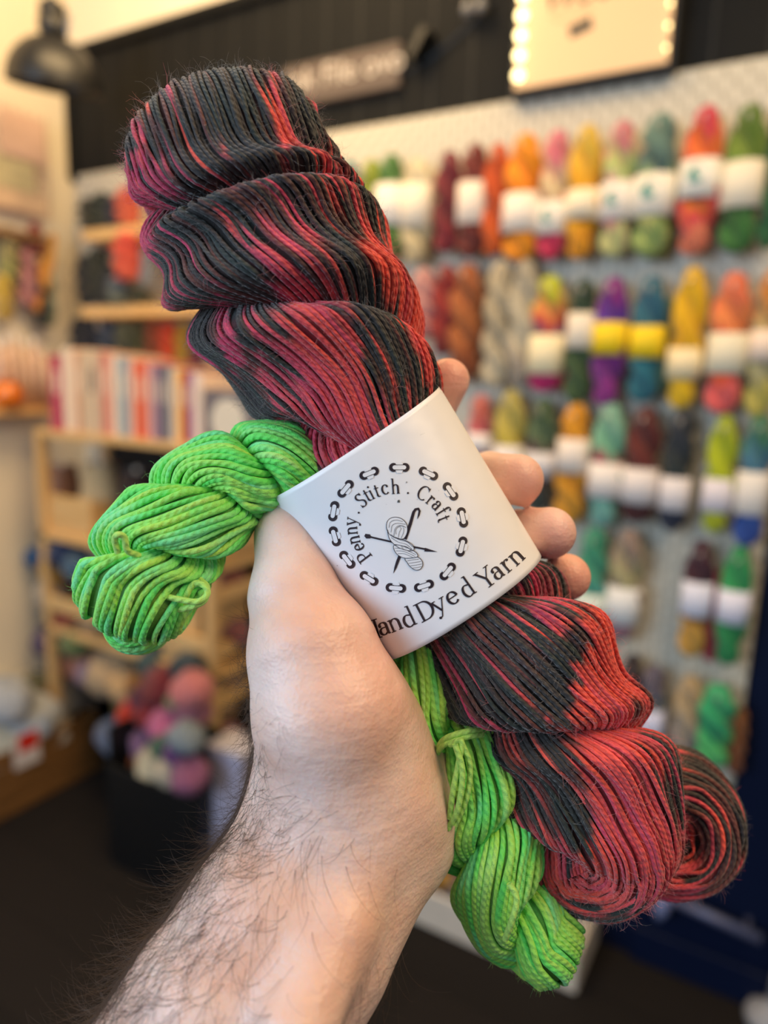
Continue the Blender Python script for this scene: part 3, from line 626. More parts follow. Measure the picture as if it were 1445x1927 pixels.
# ------------------------------------------------------------------ left wall display
lx = WX+.03
def L(px, py, x=lx): return hit(px, py, 0, x)
ya, yb_ = L(-40, 300)[1], L(88, 300)[1]; za, zb_ = L(45, 205)[2], L(45, 402)[2]
t = thing('wire_grid_panel', 'white wire grid panel on the cream wall at the upper left', 'wire grid', (lx, yb_, zb_)); b = MB()
k = 0; yy = 0
while yy > ya-yb_: b.tube([(0, yy, 0), (0, yy, za-zb_)], .0022, 5); yy -= .035
zz = 0
while zz < za-zb_+.001: b.tube([(0, 0, zz), (0, ya-yb_, zz)], .0022, 5); zz += .035
b.build('wire_mesh', cm('p', 'C89C94', .5), t)
for (y0, y1, z0, z1, c, n) in ((2, 84, 215, 300, 'E4C0AC', 'pink-beige pattern leaflet hanging high on the wire grid'), (-30, 66, 305, 360, 'D8CCA0', 'pale olive leaflet in the middle of the wire grid'), (-20, 88, 362, 398, 'ECCBA8', 'peach leaflet low on the wire grid')):
    A, B2 = L(y0, (z0+z1)/2, lx+.012), L(y1, (z0+z1)/2, lx+.012); zt_, zb3 = L(50, z0, lx+.012)[2], L(50, z1, lx+.012)[2]
    o = MB().box((0, 0, 0), (.003, B2[1]-A[1], zt_-zb3)).build('leaflet', cm('p', c, .7, .2)); o.location = (lx+.006, A[1], zb3); tag(o, n, 'leaflet')
def wshelf(ytop, y0, y1, lab, c=None, dep=.10):
    A, B2 = L(y0, ytop, WX+dep), L(y1, ytop, WX+dep)
    t = thing('wall_ledge', lab, 'shelf', (WX, A[1], A[2])); MB().box((.001, 0, -.022), (dep, B2[1]-A[1], 0), bev=.002).build('ledge_board', c or m_pine, t); MB().box((.001, .02, -.05), (.02, .04, -.022)).build('bracket', m_steel, t); return A[2]
wshelf(418, -40, 92, 'brown ledge under the wire grid at the left', wood('brown_ledge', '8C6848', '7A583A', 'Y'))
zs = wshelf(770, -60, 96, 'pale pine ledge carrying the row of pale bottles at the left')
def drape(px, py, w_, h_, c, n, x=WX+.06, ry=0):
    p = L(px, py, x); q = L(px, py+h_/2, x); top = L(px, py-h_/2, x)[2]; bot = q[2]; wv = abs(L(px+w_/2, py, x)[1]-L(px-w_/2, py, x)[1])
    o = bpy.data.objects.new('yarn_skein', PROTO[int(px) % 3]); link(o); o.location = (x, p[1], top); o.scale = (.06, wv*1.2, top-bot); o.rotation_euler = (ry, 0, 0); setmat(o, cm('y', c)); tag(o, n, 'yarn skein', 'small skeins hung on the left wall')
drape(50, 520, 36, 120, ['B87C84', 'C4888C'], 'dusty pink skein hanging on the left wall'); drape(66, 450, 24, 60, ['A83C34', 'B85040'], 'small red skein under the brown ledge'); drape(16, 480, 40, 110, ['B8A878', 'A0A060'], 'straw green skein hanging on the left wall')
drape(8, 560, 34, 90, ['D0B040', 'C8A850'], 'mustard skein cut by the left edge'); drape(78, 570, 30, 90, ['22242C', '303430'], 'black skein hanging low on the left wall'); drape(104, 520, 20, 160, ['E8AC54', 'E8983C'], 'long amber skein slanting on the left wall', ry=-.3); drape(92, 560, 16, 110, ['7C8C74', '88947C'], 'grey-green skein beside the amber one')
for i, (px, h0, c) in enumerate(((6, 640, 'D0AC94'), (22, 632, 'DDB9A0'), (38, 628, 'D4B49C'), (54, 640, 'E0C0A8'), (72, 636, 'D8B8A4'), (86, 655, 'E2C4AC'))):
    p = L(px, 768, WX+.06); r = abs(L(px+7, 700, WX+.06)[1]-p[1]); h = L(px, h0, WX+.06)[2]-zs-.001
    t = thing('bottle', 'pale peach bottle on the left ledge, '+['leftmost, cut by the edge', 'second from the left', 'third from the left', 'third from the right', 'second from the right', 'rightmost and shortest'][i], 'bottle', (WX+.06, p[1], zs+.001), 'pale bottles on the left ledge')
    MB().lathe([(.0001, 0), (r, 0), (r, h*.7), (r*.6, h*.82), (r*.4, h*.86), (r*.4, h*.92), (.0001, h*.92)], 16).build('bottle_body', cm('p', c, .35), t, smooth=True)
    MB().lathe([(.0001, h*.9), (r*.5, h*.9), (r*.5, h), (.0001, h)], 14).build('cap', cm('p', 'F0E4D8', .5), t)
p = L(14, 738, WX+.09); r = abs(L(42, 738, WX+.09)[1]-p[1])
t = thing('jar', 'round orange glass jar on the left ledge in front of the bottles', 'jar', (WX+.085, p[1], zs+.001))
MB().lathe([(.0001, 0), (r*.6, 0), (r*.98, r*.5), (r, r*.9), (r*.75, r*1.45), (r*.5, r*1.6)], 24).build('jar_body', pmat('orange_glass', 'E0740C', .2, .15, 30, coat=.6), t, smooth=True); MB().lathe([(r*.5, r*1.58), (r*.55, r*1.6), (r*.55, r*1.75), (.0001, r*1.76)], 20).build('lid', cm('p', 'A8500C', .4), t, smooth=True)

# ------------------------------------------------------------------ low right: tray with yarn, metal rail
A = hit(770, 1745, 2, 0.0); B2 = hit(990, 1850, 2, 0.0); ty = (A[1]+B2[1])/2
ty = hit(900, 1792, 2, 0.0)[1]; X0 = hit(740, 1690, 1, ty)[0]; X1 = hit(1100, 1690, 1, ty)[0]; tz = hit(860, 1700, 1, ty)[2]; tz0 = .0005
t = thing('low_tray', 'pale low tray of yarn by the skirting below the wrist', 'tray', (X0, ty, tz0)); X = X1-X0
MB().box((0, 0, 0), (X, .012, tz-tz0), bev=.005).box((0, .012, 0), (X, .2, .012)).box((0, .012, .012), (.012, .2, tz-tz0)).box((X-.012, .012, .012), (X, .2, tz-tz0)).box((.012, .188, .012), (X-.012, .2, tz-tz0)).build('tray_body', cm('p', 'D8CCBC', .6), t)
for x, y, r, c, n in ((838, 1612, 26, '40309C', 'violet'), (826, 1645, 24, 'D09818', 'gold'), (806, 1672, 26, 'C86C68', 'rose'), (850, 1690, 22, '9C9CB8', 'lilac grey'), (880, 1650, 26, '5C3440', 'wine'), (770, 1690, 22, '8C98B4', 'ice blue'), (1042, 1672, 36, 'C4A890', 'large beige'), (960, 1700, 30, '8C6C5C', 'brown'), (915, 1680, 26, 'A0889C', 'mauve')):
    ball(x, y, r, c, n+' yarn ball in the low tray below the wrist', ty+.06+.04*random.random(), 'yarn balls in the low tray')
m_rail = pmat('brushed_blue_grey_metal', '5A6080', .4, .05, 20, metal=.3)
ry_ = WY-.05
pa, pb = hit(1262, 1690, 1, ry_), hit(1432, 1768, 1, ry_); k1, k2 = hit(1258, 1670, 1, ry_), hit(1238, 1728, 1, ry_)
t = thing('handle_rail', 'blue-grey metal rail with an upright end grip on the navy board', 'rail', (pa[0], WY, pa[2])); og = Vector((pa[0], WY, pa[2]))
MB().tube([pa, pb], .012, 12).build('bar', m_rail, t, og, True)
MB().tube([k1, k1.lerp(k2, .3), k1.lerp(k2, .7), k2], [.008, .017, .017, .008], 14).build('grip', pmat('lilac_grey_plastic', '8088B0', .45), t, og, True)
for q in (.25, .85):
    c_ = pa.lerp(pb, q); MB().tube([c_, (c_[0], WY-.004, c_[2])], .006, 8).build('standoff', m_rail, t, og)
p = hit(1449, 1925, 2, 0); t = thing('stand_foot', 'pale grey rounded foot at the bottom right corner', 'stand', p)
MB().lathe([(.0001, 0), (.05, 0), (.052, .01), (.045, .03), (.02, .045), (.014, .06)], 24).build('foot', cm('p', '9C9CA0', .5), t, smooth=True); MB().tube([(0, 0, .05), (.02, 0, .35)], .013, 12).build('leg', cm('p', '9C9CA0', .5), t, smooth=True)
# ------------------------------------------------------------------ yarn material shared by the held skeins
def yarn_mat(name, rough=.75, sheen=.35, bump=.6, fleck=.22):
    m, nt, b = newmat(name)
    col = N(nt, 'ShaderNodeAttribute', attribute_name='dye'); pl = N(nt, 'ShaderNodeAttribute', attribute_name='ply'); sx = N(nt, 'ShaderNodeSeparateXYZ')
    nt.links.new(pl.outputs['Vector'], sx.inputs[0])
    def M(op, a, bb=None, c=None):
        n = N(nt, 'ShaderNodeMath', operation=op)
        for i, v in enumerate((a, bb, c)):
            if v is None: continue
            if isinstance(v, (int, float)): n.inputs[i].default_value = v
            else: nt.links.new(v, n.inputs[i])
        return n.outputs[0]
    ph = M('MULTIPLY', sx.outputs['Z'], 2*math.pi/2.7)
    hh = M('ADD', M('MULTIPLY', M('SINE', ph), sx.outputs['X']), M('MULTIPLY', M('COSINE', ph), sx.outputs['Y']))
    bp = N(nt, 'ShaderNodeBump'); bp.inputs['Strength'].default_value = bump; bp.inputs['Distance'].default_value = .0005
    tc = N(nt, 'ShaderNodeTexCoord'); no = N(nt, 'ShaderNodeTexNoise'); no.inputs['Scale'].default_value = 2600; no.inputs['Detail'].default_value = 3
    nt.links.new(tc.outputs['Object'], no.inputs['Vector'])
    h2 = M('ADD', M('MULTIPLY', hh, .5), M('MULTIPLY', no.outputs['Fac'], .8)); nt.links.new(h2, bp.inputs['Height']); nt.links.new(bp.outputs['Normal'], b.inputs['Normal'])
    hs = N(nt, 'ShaderNodeHueSaturation'); nt.links.new(col.outputs['Color'], hs.inputs['Color'])
    n3 = N(nt, 'ShaderNodeTexNoise'); n3.inputs['Scale'].default_value = 700; nt.links.new(tc.outputs['Object'], n3.inputs['Vector'])
    v = M('ADD', M('MULTIPLY', n3.outputs['Fac'], fleck*2), 1-fleck); v2 = M('ADD', v, M('MULTIPLY', hh, .05)); nt.links.new(v2, hs.inputs['Value'])
    nt.links.new(hs.outputs['Color'], b.inputs['Base Color']); b.inputs['Roughness'].default_value = rough
    b.inputs['Sheen Weight'].default_value = sheen; b.inputs['Sheen Roughness'].default_value = .4; b.inputs['Specular IOR Level'].default_value = .3
    return m
def smooth_interp(x, xp, fp, w=0):
    y = np.interp(x, xp, fp)
    if w:
        k = np.exp(-np.linspace(-2, 2, 2*w+1)**2); k /= k.sum(); y = np.convolve(np.pad(y, w, mode='edge'), k, 'valid')
    return y
def catmull(P, n):
    P = np.asarray(P, float); P = np.vstack([2*P[0]-P[1], P, 2*P[-1]-P[-2]]); out = []; ts = []
    for i in range(1, len(P)-2):
        t = np.linspace(0, 1, n, endpoint=False)[:, None]; a, b, c, d = P[i-1], P[i], P[i+1], P[i+2]
        out.append(.5*((2*b)+(-a+c)*t+(2*a-5*b+4*c-d)*t**2+(-a+3*b-3*c+d)*t**3)); ts.append(i-1+t[:, 0])
    out.append(P[-2][None]); ts.append([len(P)-3])
    return np.vstack(out), np.concatenate(ts)
def tubes(P, O, rad, sides=8):
    """P (n,m,3) strand centre lines, O outward vectors, rad (n,m) -> V, F, ply attribute"""
    n, m, _ = P.shape
    T = np.gradient(P, axis=1); T /= np.linalg.norm(T, axis=2, keepdims=True)+1e-9
    A = O-T*(O*T).sum(2, keepdims=True); A /= np.linalg.norm(A, axis=2, keepdims=True)+1e-9; B = np.cross(T, A)
    s = np.concatenate([np.zeros((n, 1)), np.cumsum(np.linalg.norm(np.diff(P, axis=1), axis=2), axis=1)], 1)
    q = 2*np.pi*np.arange(sides)/sides
    V = P[:, :, None]+(A[:, :, None]*np.cos(q)[:, None]+B[:, :, None]*np.sin(q)[:, None])*rad[:, :, None, None]
    ply = np.stack([np.broadcast_to(np.cos(2*q), (n, m, sides)), np.broadcast_to(np.sin(2*q), (n, m, sides)), np.broadcast_to(s[:, :, None], (n, m, sides))], -1)
    idx = np.arange(n*m*sides).reshape(n, m, sides); a = idx[:, :-1]; b = idx[:, 1:]
    F = np.stack([a, np.roll(a, -1, 2), np.roll(b, -1, 2), b], -1).reshape(-1, 4)
    return V.reshape(-1, 3), F, ply.reshape(-1, 3), s
def smooth_noise(n, m, ds, scale, seed, corr=0):
    r = np.random.default_rng(seed); L = m*ds; k = max(4, int(L/scale)+3); kn = r.standard_normal((n, k))
    if corr:
        ker = np.exp(-np.linspace(-2, 2, 2*corr+1)**2); ker /= np.sqrt((ker**2).sum()); kn = np.apply_along_axis(lambda c: np.convolve(np.concatenate([c[-corr:], c, c[:corr]]), ker, 'valid'), 0, kn)
    x = np.linspace(0, k-1.001, m); i = x.astype(int); t = x-i; t = t*t*(3-2*t); i2 = np.minimum(i+1, k-1)
    return kn[:, i]*(1-t)+kn[:, i2]*t

def held_hank(ctrl, hand, TW, Ns, rs, step, dye, seed, jr=.45, endT=1.0, endB=1.0, side=8):
    """ctrl rows: px, py, depth_mm, theta/pi, rho, a_r, a_t (mm). Two plies laid round each other, folded at both ends."""
    C = np.array([camP(*c[:3]) for c in ctrl]); P, ts = catmull(C, 60)
    L = np.concatenate([[0], np.cumsum(np.linalg.norm(np.diff(P, axis=0), axis=1))]); m = int(L[-1]/step); u = np.linspace(0, L[-1], m)
    P = np.stack([np.interp(u, L, P[:, i]) for i in range(3)], 1); tt = np.interp(u, L, ts); xp = np.arange(len(ctrl))
    prm = [smooth_interp(tt, xp, [c[j] for c in ctrl], max(2, int(6/step))) for j in (3, 4, 5, 6)]
    th = prm[0]*math.pi; rho, ar, at = prm[1:]
    T = np.gradient(P, axis=0); T /= np.linalg.norm(T, axis=1, keepdims=True)
    K = np.array([0, 0, 1.0]); Fv = K-T*(T@K)[:, None]; Fv /= np.linalg.norm(Fv, axis=1, keepdims=True); R = np.cross(Fv, T)
    # arc-length table of the ply section
    asp = at.mean()/ar.mean(); ps = np.linspace(-math.pi, math.pi, 721); ds = np.sqrt(np.sin(ps)**2+(asp*np.cos(ps))**2); cw = np.concatenate([[0], np.cumsum((ds[1:]+ds[:-1])/2*np.diff(ps))]); cw = cw/cw[-1]*2*math.pi-math.pi
    def Wf(w): k = np.round(w/(2*math.pi)); return np.interp(w-k*2*math.pi, cw, ps)+k*2*math.pi
    k = round(2*TW*th[-1]*Ns/(2*math.pi)); TWe = k*math.pi/(th[-1]*Ns) if th[-1] else 0
    def run(w0, rad_off, rr):
        """strand centres for angles w0 (n,), radial offset array"""
        n = len(w0)
        def ply(kk, i0, w):
            t = th+kk*math.pi; out = np.cos(t)[:, None]*Fv+hand*np.sin(t)[:, None]*R; et = -np.sin(t)[:, None]*Fv+hand*np.cos(t)[:, None]*R
            return out, et
        nb = int(math.pi*(rho[0]+ar[0])/step); be = np.linspace(0, math.pi, nb+2)[1:-1]; nb2 = int(math.pi*(rho[-1]+ar[-1])/step); be2 = np.linspace(0, math.pi*1.01, nb2+2)[1:]
        M_ = 2*m+len(be)+len(be2); jw = smooth_noise(n, M_, step, 22, seed+1)*rr*(2*math.pi/Ns) if rr else 0*np.zeros((n, M_))
        jn = smooth_noise(n, M_, step, 18, seed+2)*jr+smooth_noise(n, M_, step, 40, seed+5, 2)*jr*.7 if rr else np.zeros((n, M_))
        if rr: jn[:, -1] = jn[:, 0]
        wn = np.clip(np.minimum(np.arange(M_), M_-1-np.arange(M_))/(9/step), 0, 1)[None]; jw = jw*wn; jn = jn*wn
        Pp = []; Oo = []; o1, e1 = ply(0, 0, 0); o2, e2 = ply(1, 0, 0)
        def sec(c, out, et, rho_, ar_, at_, psi, off):
            cs, sn = np.cos(psi), np.sin(psi); nrm = out*cs[..., None]/ar_[..., None]+et*sn[..., None]/at_[..., None]; nrm /= np.linalg.norm(nrm, axis=-1, keepdims=True)
            return c+out*(rho_+ar_*cs)[..., None]+et*(at_*sn)[..., None]+nrm*(off+rad_off)[..., None], nrm
        # ply 1 from the bottom up
        sl = slice(None, None, -1); a = jw[:, :m]; psi = Wf(w0[:, None]-TWe*th[sl][None]+a)
        p, nn = sec(P[sl][None], o1[sl][None], e1[sl][None], rho[sl][None], ar[sl][None], at[sl][None], psi, jn[:, :m]); Pp.append(p); Oo.append(nn)
        # over the top
        j0 = m; psi = Wf(w0[:, None]-TWe*th[0]+jw[:, j0:j0+nb]); od = np.cos(be)[:, None]*o1[0]-np.sin(be)[:, None]*T[0]*endT
        one = np.ones((1, len(be))); p, nn = sec(P[0][None, None], od[None], e1[0][None, None]*np.ones((1, len(be), 1)), rho[0]*one, ar[0]*one, at[0]*one, psi, jn[:, j0:j0+nb]); Pp.append(p); Oo.append(nn)
        # ply 2 down
        j0 += nb; psi = -Wf(w0[:, None]+TWe*th[None]+jw[:, j0:j0+m]); 
        p, nn = sec(P[None], o2[None], e2[None], rho[None], ar[None], at[None], psi, jn[:, j0:j0+m]); Pp.append(p); Oo.append(nn)
        j0 += m; psi = Wf(-(w0[:, None]+TWe*th[-1]+jw[:, j0:j0+len(be2)])); od = np.cos(be2)[:, None]*o2[-1]+np.sin(be2)[:, None]*T[-1]*endB
        one = np.ones((1, len(be2))); p, nn = sec(P[-1][None, None], od[None], e2[-1][None, None]*np.ones((1, len(be2), 1)), rho[-1]*one, ar[-1]*one, at[-1]*one, psi, jn[:, j0:j0+len(be2)]); Pp.append(p); Oo.append(nn)
        return np.concatenate(Pp, 1), np.concatenate(Oo, 1)
    w0 = 2*math.pi*np.arange(Ns)/Ns-math.pi
    S, O = run(w0, 0.0, .45)
    rad = rs*(1+.12*smooth_noise(Ns, S.shape[1], step, 15, seed+3))
    V, F, plyA, s = tubes(S, O, rad, side)
    wpx = world2px(cam2world(S)); col = dye(wpx, s, Ns, S.shape[1], seed)
    colv = np.repeat(col.reshape(-1, 3), side, 0)
    # inner body, so that nothing shows through between strands
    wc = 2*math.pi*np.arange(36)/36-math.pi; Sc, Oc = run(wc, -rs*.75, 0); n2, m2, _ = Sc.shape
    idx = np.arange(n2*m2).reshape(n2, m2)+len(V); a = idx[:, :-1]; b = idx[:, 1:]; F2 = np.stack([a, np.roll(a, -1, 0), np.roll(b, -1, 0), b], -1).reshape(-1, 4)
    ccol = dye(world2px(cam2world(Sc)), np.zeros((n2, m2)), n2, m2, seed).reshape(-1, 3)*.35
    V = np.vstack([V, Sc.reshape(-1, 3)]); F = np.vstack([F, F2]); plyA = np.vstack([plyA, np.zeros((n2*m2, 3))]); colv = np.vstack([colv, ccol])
    return dict(V=cam2world(V), F=F, ply=plyA, dye=np.hstack([colv, np.ones((len(colv), 1))]), S=S, O=O, col=col)
def fuzz(h, n, seed, lmin=1.5, lmax=5, rad=.035, lift=1.0, bright=1.3, base=.02):
    r = np.random.default_rng(seed); S, O, C = h['S'], h['O'], h['col']; a, b = r.integers(0, S.shape[0], n), r.integers(2, S.shape[1]-2, n)
    p = S[a, b]; o = O[a, b]; t = S[a, b+1]-S[a, b-1]; t /= np.linalg.norm(t, axis=1, keepdims=True)+1e-9; c = C[a, b]
    d = o*lift*r.uniform(.3, 1.1, (n, 1))+t*r.standard_normal((n, 1))*.9+r.standard_normal((n, 3))*.45; d /= np.linalg.norm(d, axis=1, keepdims=True)
    L = r.uniform(lmin, lmax, (n, 1))*r.uniform(.4, 1, (n, 1)); k = 5; pts = [p+o*.4]; cur = r.standard_normal((n, 3))*.45
    for i in range(k-1):
        d = d+cur*.8; d /= np.linalg.norm(d, axis=1, keepdims=True); pts.append(pts[-1]+d*L/(k-1)); cur = cur+r.standard_normal((n, 3))*.25-o*.04
    P = np.stack(pts, 1); On = np.cross(np.gradient(P, axis=1), r.standard_normal((n, 1, 3))); rr = np.linspace(1, .35, k)[None]*rad*np.ones((n, 1))
    V, F, pl, s = tubes(P, On, rr, 3); cc = np.repeat(np.clip(c*bright+base, 0, 1), k*3, 0)
    return cam2world(V), F, pl, np.hstack([cc, np.ones((len(cc), 1))])
def sm(x, a, b): t = np.clip((x-a)/(b-a), 0, 1); return t*t*(3-2*t)
def build_held(name, label, h, mat, mfz, org, fz):
    t = thing(name, label, 'yarn skein', org)
    mesh_np('yarn', h['V'], h['F'], mat, t, True, {'ply': ('FLOAT_VECTOR', h['ply']), 'dye': ('FLOAT_COLOR', h['dye'])}, org)
    V, F, pl, c = fz; o = mesh_np('fibre_halo', V, F, mfz, t, True, {'ply': ('FLOAT_VECTOR', pl), 'dye': ('FLOAT_COLOR', c)}, org); o['kind'] = 'stuff'
    return t
m_yarn = yarn_mat('hand_dyed_yarn'); m_fz = yarn_mat('loose_yarn_fibres', .8, .6, 0.0, .05)
# ------------------------------------------------------------------ the big red and black skein
RED = np.array(lin('D8505C')); CORAL = np.array(lin('E85644')); MAG = np.array(lin('C84262')); DARK = np.array(lin('403B39')); BROWN = np.array(lin('6A3A34')); GREEN = np.array(lin('303A36'))
#        cx   cy   rx   ry  angle strength hue(0 magenta..1 coral)
BLOBS = [(262, 260, 10, 70, -10, 1.1, .6), (530, 245, 13, 90, 8, 1.0, .6), (425, 290, 8, 60, 15, .8, .5), (510, 240, 12, 60, 5, .35, .7), (640, 340, 42, 75, -20, .75, .7), (470, 300, 12, 50, 8, .3, .5),
         (262, 360, 60, 48, 0, 1.6, 0), (258, 450, 26, 120, 5, 1.4, 0), (290, 540, 26, 90, 30, .9, .1), (420, 400, 8, 75, 24, .9, .8), (560, 545, 40, 110, 32, 1.5, .4), (500, 480, 26, 60, 35, .8, .3),
         (520, 390, 60, 30, 30, .15, .3), (610, 500, 22, 120, 28, .35, .5), (765, 560, 46, 110, 28, 1.2, .9), (700, 470, 40, 70, 32, .6, 1), (660, 590, 16, 60, 10, .4, .8), (800, 660, 30, 60, 10, 1.2, .8),
         (430, 640, 20, 70, 12, 1.5, 0), (640, 740, 80, 130, 30, 1.6, .5), (580, 650, 30, 60, 25, .8, .4), (660, 850, 90, 40, 0, 1.2, .3), (500, 690, 10, 80, 20, .6, .3), (760, 750, 22, 60, 30, .4, 1), (520, 760, 10, 90, 30, .35, .8),
         (1020, 1110, 50, 60, 20, .7, .1), (900, 1250, 40, 100, 28, .22, .2), (1000, 1240, 26, 90, 30, .25, .6), (1130, 1280, 62, 130, -10, 2.2, 1), (1060, 1160, 60, 20, 30, .5, 1), (1035, 1330, 8, 60, -12, .9, .4),
         (1000, 1480, 60, 60, 0, .35, 1), (960, 1400, 60, 30, 0, .4, .9), (1190, 1540, 85, 170, 20, 1.9, .55), (1110, 1650, 130, 60, -10, 1.6, .8), (1150, 1420, 20, 60, -20, .5, .8), (1220, 1420, 50, 40, 30, .7, 1),
         (1350, 1560, 50, 90, 0, .25, .7), (1300, 1650, 90, 40, 0, .3, .7), (1020, 1600, 40, 60, 0, .6, .8)]
DBL = [(1060, 1270, 30, 120, -18, 1.6), (1075, 1570, 30, 60, 20, 1.4), (440, 720, 26, 90, 25, .8), (700, 700, 14, 110, 12, .9), (760, 700, 30, 50, 30, .5), (1095, 1450, 60, 60, 0, .4), (1290, 1470, 90, 60, 20, .4), (680, 530, 26, 90, 30, .7)]
def blobf(px, py, B):
    cx, cy, rx, ry, an, st = B[:6]; a = math.radians(an); dx, dy = px-cx, py-cy; u = dx*math.cos(a)+dy*math.sin(a)*1.0; v = -dx*math.sin(a)+dy*math.cos(a)
    return st*np.exp(-((u/rx)**2+(v/ry)**2))
def dye_red(w, s, n, m, seed):
    px, py = w[..., 0], w[..., 1]; jit = smooth_noise(n, m, 1.4, 45, seed+9)*1.0; px2, py2 = px+jit*6, py+jit*24
    f = np.zeros(px.shape); hu = np.zeros(px.shape); wt = np.zeros(px.shape)+1e-3
    for B in BLOBS:
        # long axis is vertical, turned anticlockwise by the angle given
        a = (B[0], B[1], B[2], B[3], -B[4], B[5]); g = blobf(px2, py2, a); f += g; hu += g*B[6]; wt += g
    for B in DBL: f -= blobf(px2, py2, (B[0], B[1], B[2], B[3], -B[4], B[5]))
    hu = np.clip(hu/wt+.25*smooth_noise(n, m, 1.4, 40, seed+12), 0, 1)
    nz = smooth_noise(n, m, 1.4, 38, seed+10)
    nzw = smooth_noise(n, m, 1.4, 60, seed+14)
    ps_ = np.random.default_rng(seed+77).standard_normal((n, 1))*.20
    k = sm(f+.36*nz+.12*nzw+ps_, .40, .86)[..., None]; mid = (sm(f+.55*nz+.3*nzw+ps_, .0, .5)*.8)[..., None]
    gre = sm(smooth_noise(n, m, 1.4, 60, seed+13, 2), -.2, 1.0)[..., None]
    dark = DARK*(1-gre*.8)+GREEN*gre*.8; dark = dark*(1-mid)+BROWN*mid
    hh = hu[..., None]; red = np.where(hh < .5, MAG*(1-2*hh)+RED*2*hh, RED*(2-2*hh)+CORAL*(2*hh-1))
    c = dark*(1-k)+red*k; return c*(1+.12*smooth_noise(n, m, 1.4, 20, seed+15))[..., None]
CR = [ # px, py, depth, theta/pi, rho, a_r, a_t
      (444, 346, 246, 0.00, 11.5, 21.5, 32.5), (466, 402, 246, 0.27, 13.5, 20.5, 33), (516, 494, 246, 1.0, 14.5, 21, 36), (588, 610, 246, 1.50, 14, 20.5, 34),
      (662, 728, 246, 2.0, 12, 17.5, 27), (703, 845, 247, 2.42, 8.4, 13.2, 23), (775, 975, 248, 3.0, 7.5, 12, 21), (868, 1120, 249, 3.60, 8.4, 13, 23), (962, 1228, 250, 4.0, 13.5, 19, 30),
      (1030, 1336, 252, 4.52, 12, 16.5, 28), (1076, 1425, 253, 4.98, 12, 19.5, 30), (1104, 1500, 255, 5.28, 11.5, 19.5, 30), (1112, 1534, 257, 5.4, 11, 19, 29)]
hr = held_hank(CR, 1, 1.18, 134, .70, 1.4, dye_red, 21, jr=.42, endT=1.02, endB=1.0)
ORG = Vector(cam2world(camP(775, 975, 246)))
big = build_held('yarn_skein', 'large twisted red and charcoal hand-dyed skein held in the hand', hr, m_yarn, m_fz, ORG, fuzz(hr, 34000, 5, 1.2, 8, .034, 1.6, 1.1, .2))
CF = [(1150, 1500, 281, 4.5, 13, 13, 20), (1200, 1526, 279, 4.5, 14, 13.5, 21), (1250, 1540, 277, 4.5, 14.5, 13, 21)]
hf = held_hank(CF, 1, 1.0, 72, .78, 1.4, dye_red, 63, jr=.6, endT=.8)
mesh_np('end_loop', hf['V'], hf['F'], m_yarn, big, True, {'ply': ('FLOAT_VECTOR', hf['ply']), 'dye': ('FLOAT_COLOR', hf['dye'])}, ORG)
V, F, pl, c = fuzz(hf, 3500, 15, 1.2, 6, .03, 1.5, 1.1, .13); o = mesh_np('fibre_halo', V, F, m_fz, big, True, {'ply': ('FLOAT_VECTOR', pl), 'dye': ('FLOAT_COLOR', c)}, ORG); o['kind'] = 'stuff'
# ------------------------------------------------------------------ the green mini skein
LG = np.array(lin('A2F26E')); MG = np.array(lin('6EEA6A')); YG = np.array(lin('C6F060')); AQ = np.array(lin('84F0AC'))
def dye_green(w, s, n, m, seed):
    px, py = w[..., 0], w[..., 1]; a = sm(smooth_noise(n, m, 1.3, 16, seed+3), -.6, .9)[..., None]; b = sm(smooth_noise(n, m, 1.3, 12, seed+4), .1, 1.3)[..., None]
    y = sm(smooth_noise(n, m, 1.3, 14, seed+5)+np.where(px > 640, .55, -.2)*1.0, 0, 1.2)[..., None]
    c = MG*(1-a)+LG*a; c = c*(1-.65*b)+AQ*.65*b; c = c*(1-.6*y)+YG*.6*y; return c
CG = [(268, 1095, 236, 0.0, 9.0, 10, 18), (296, 1040, 236, .42, 8.6, 10.4, 16.5), (345, 985, 237, 1.0, 8.2, 10.8, 16), (408, 922, 239, 1.55, 7.4, 10, 14.5), (455, 893, 240, 2.0, 6.8, 9.2, 13.5), (540, 878, 241, 2.85, 6.2, 8.6, 12),
      (622, 915, 245, 3.5, 4.5, 6.5, 9), (685, 1010, 254, 4.2, 4, 5.5, 8), (735, 1115, 254, 4.9, 4, 5.5, 8), (768, 1225, 248, 5.6, 5.4, 7.4, 11), (802, 1320, 248, 6.15, 6.6, 8.8, 13), (860, 1400, 247, 6.7, 7.4, 9.8, 14.5),
      (905, 1490, 246, 7.2, 7.8, 10.4, 15.5), (920, 1590, 245, 7.75, 8, 10.8, 15.8), (945, 1675, 245, 8.3, 7.2, 9.6, 13.5), (985, 1738, 245, 8.7, 6.8, 9.2, 12.5), (1006, 1758, 245, 8.9, 6.4, 9, 12.5)]
hg = held_hank(CG, -1, 1.1, 44, 1.06, 1.3, dye_green, 40, jr=.32, endT=1.0, endB=1.0)
CE = [(318, 1098, 247, 1.4, 4, 6, 12), (290, 1130, 246, 1.4, 4.2, 6.2, 12.5), (262, 1168, 245, 1.5, 4.2, 6.4, 12.5)]
he = held_hank(CE, -1, 1.0, 34, 1.0, 1.3, dye_green, 71, jr=.3, endT=.8)
ORG2 = Vector(cam2world(camP(700, 1080, 246)))
grn = build_held('mini_skein', 'small bright lime green mini skein tucked under the paper band', hg, yarn_mat('lime_yarn', .65, .15, .7, .10), m_fz, ORG2, fuzz(hg, 8000, 8, 1.2, 5, .028, bright=1.1, base=.08))
mesh_np('end_loop', he['V'], he['F'], bpy.data.materials['lime_yarn'], grn, True, {'ply': ('FLOAT_VECTOR', he['ply']), 'dye': ('FLOAT_COLOR', he['dye'])}, ORG2)
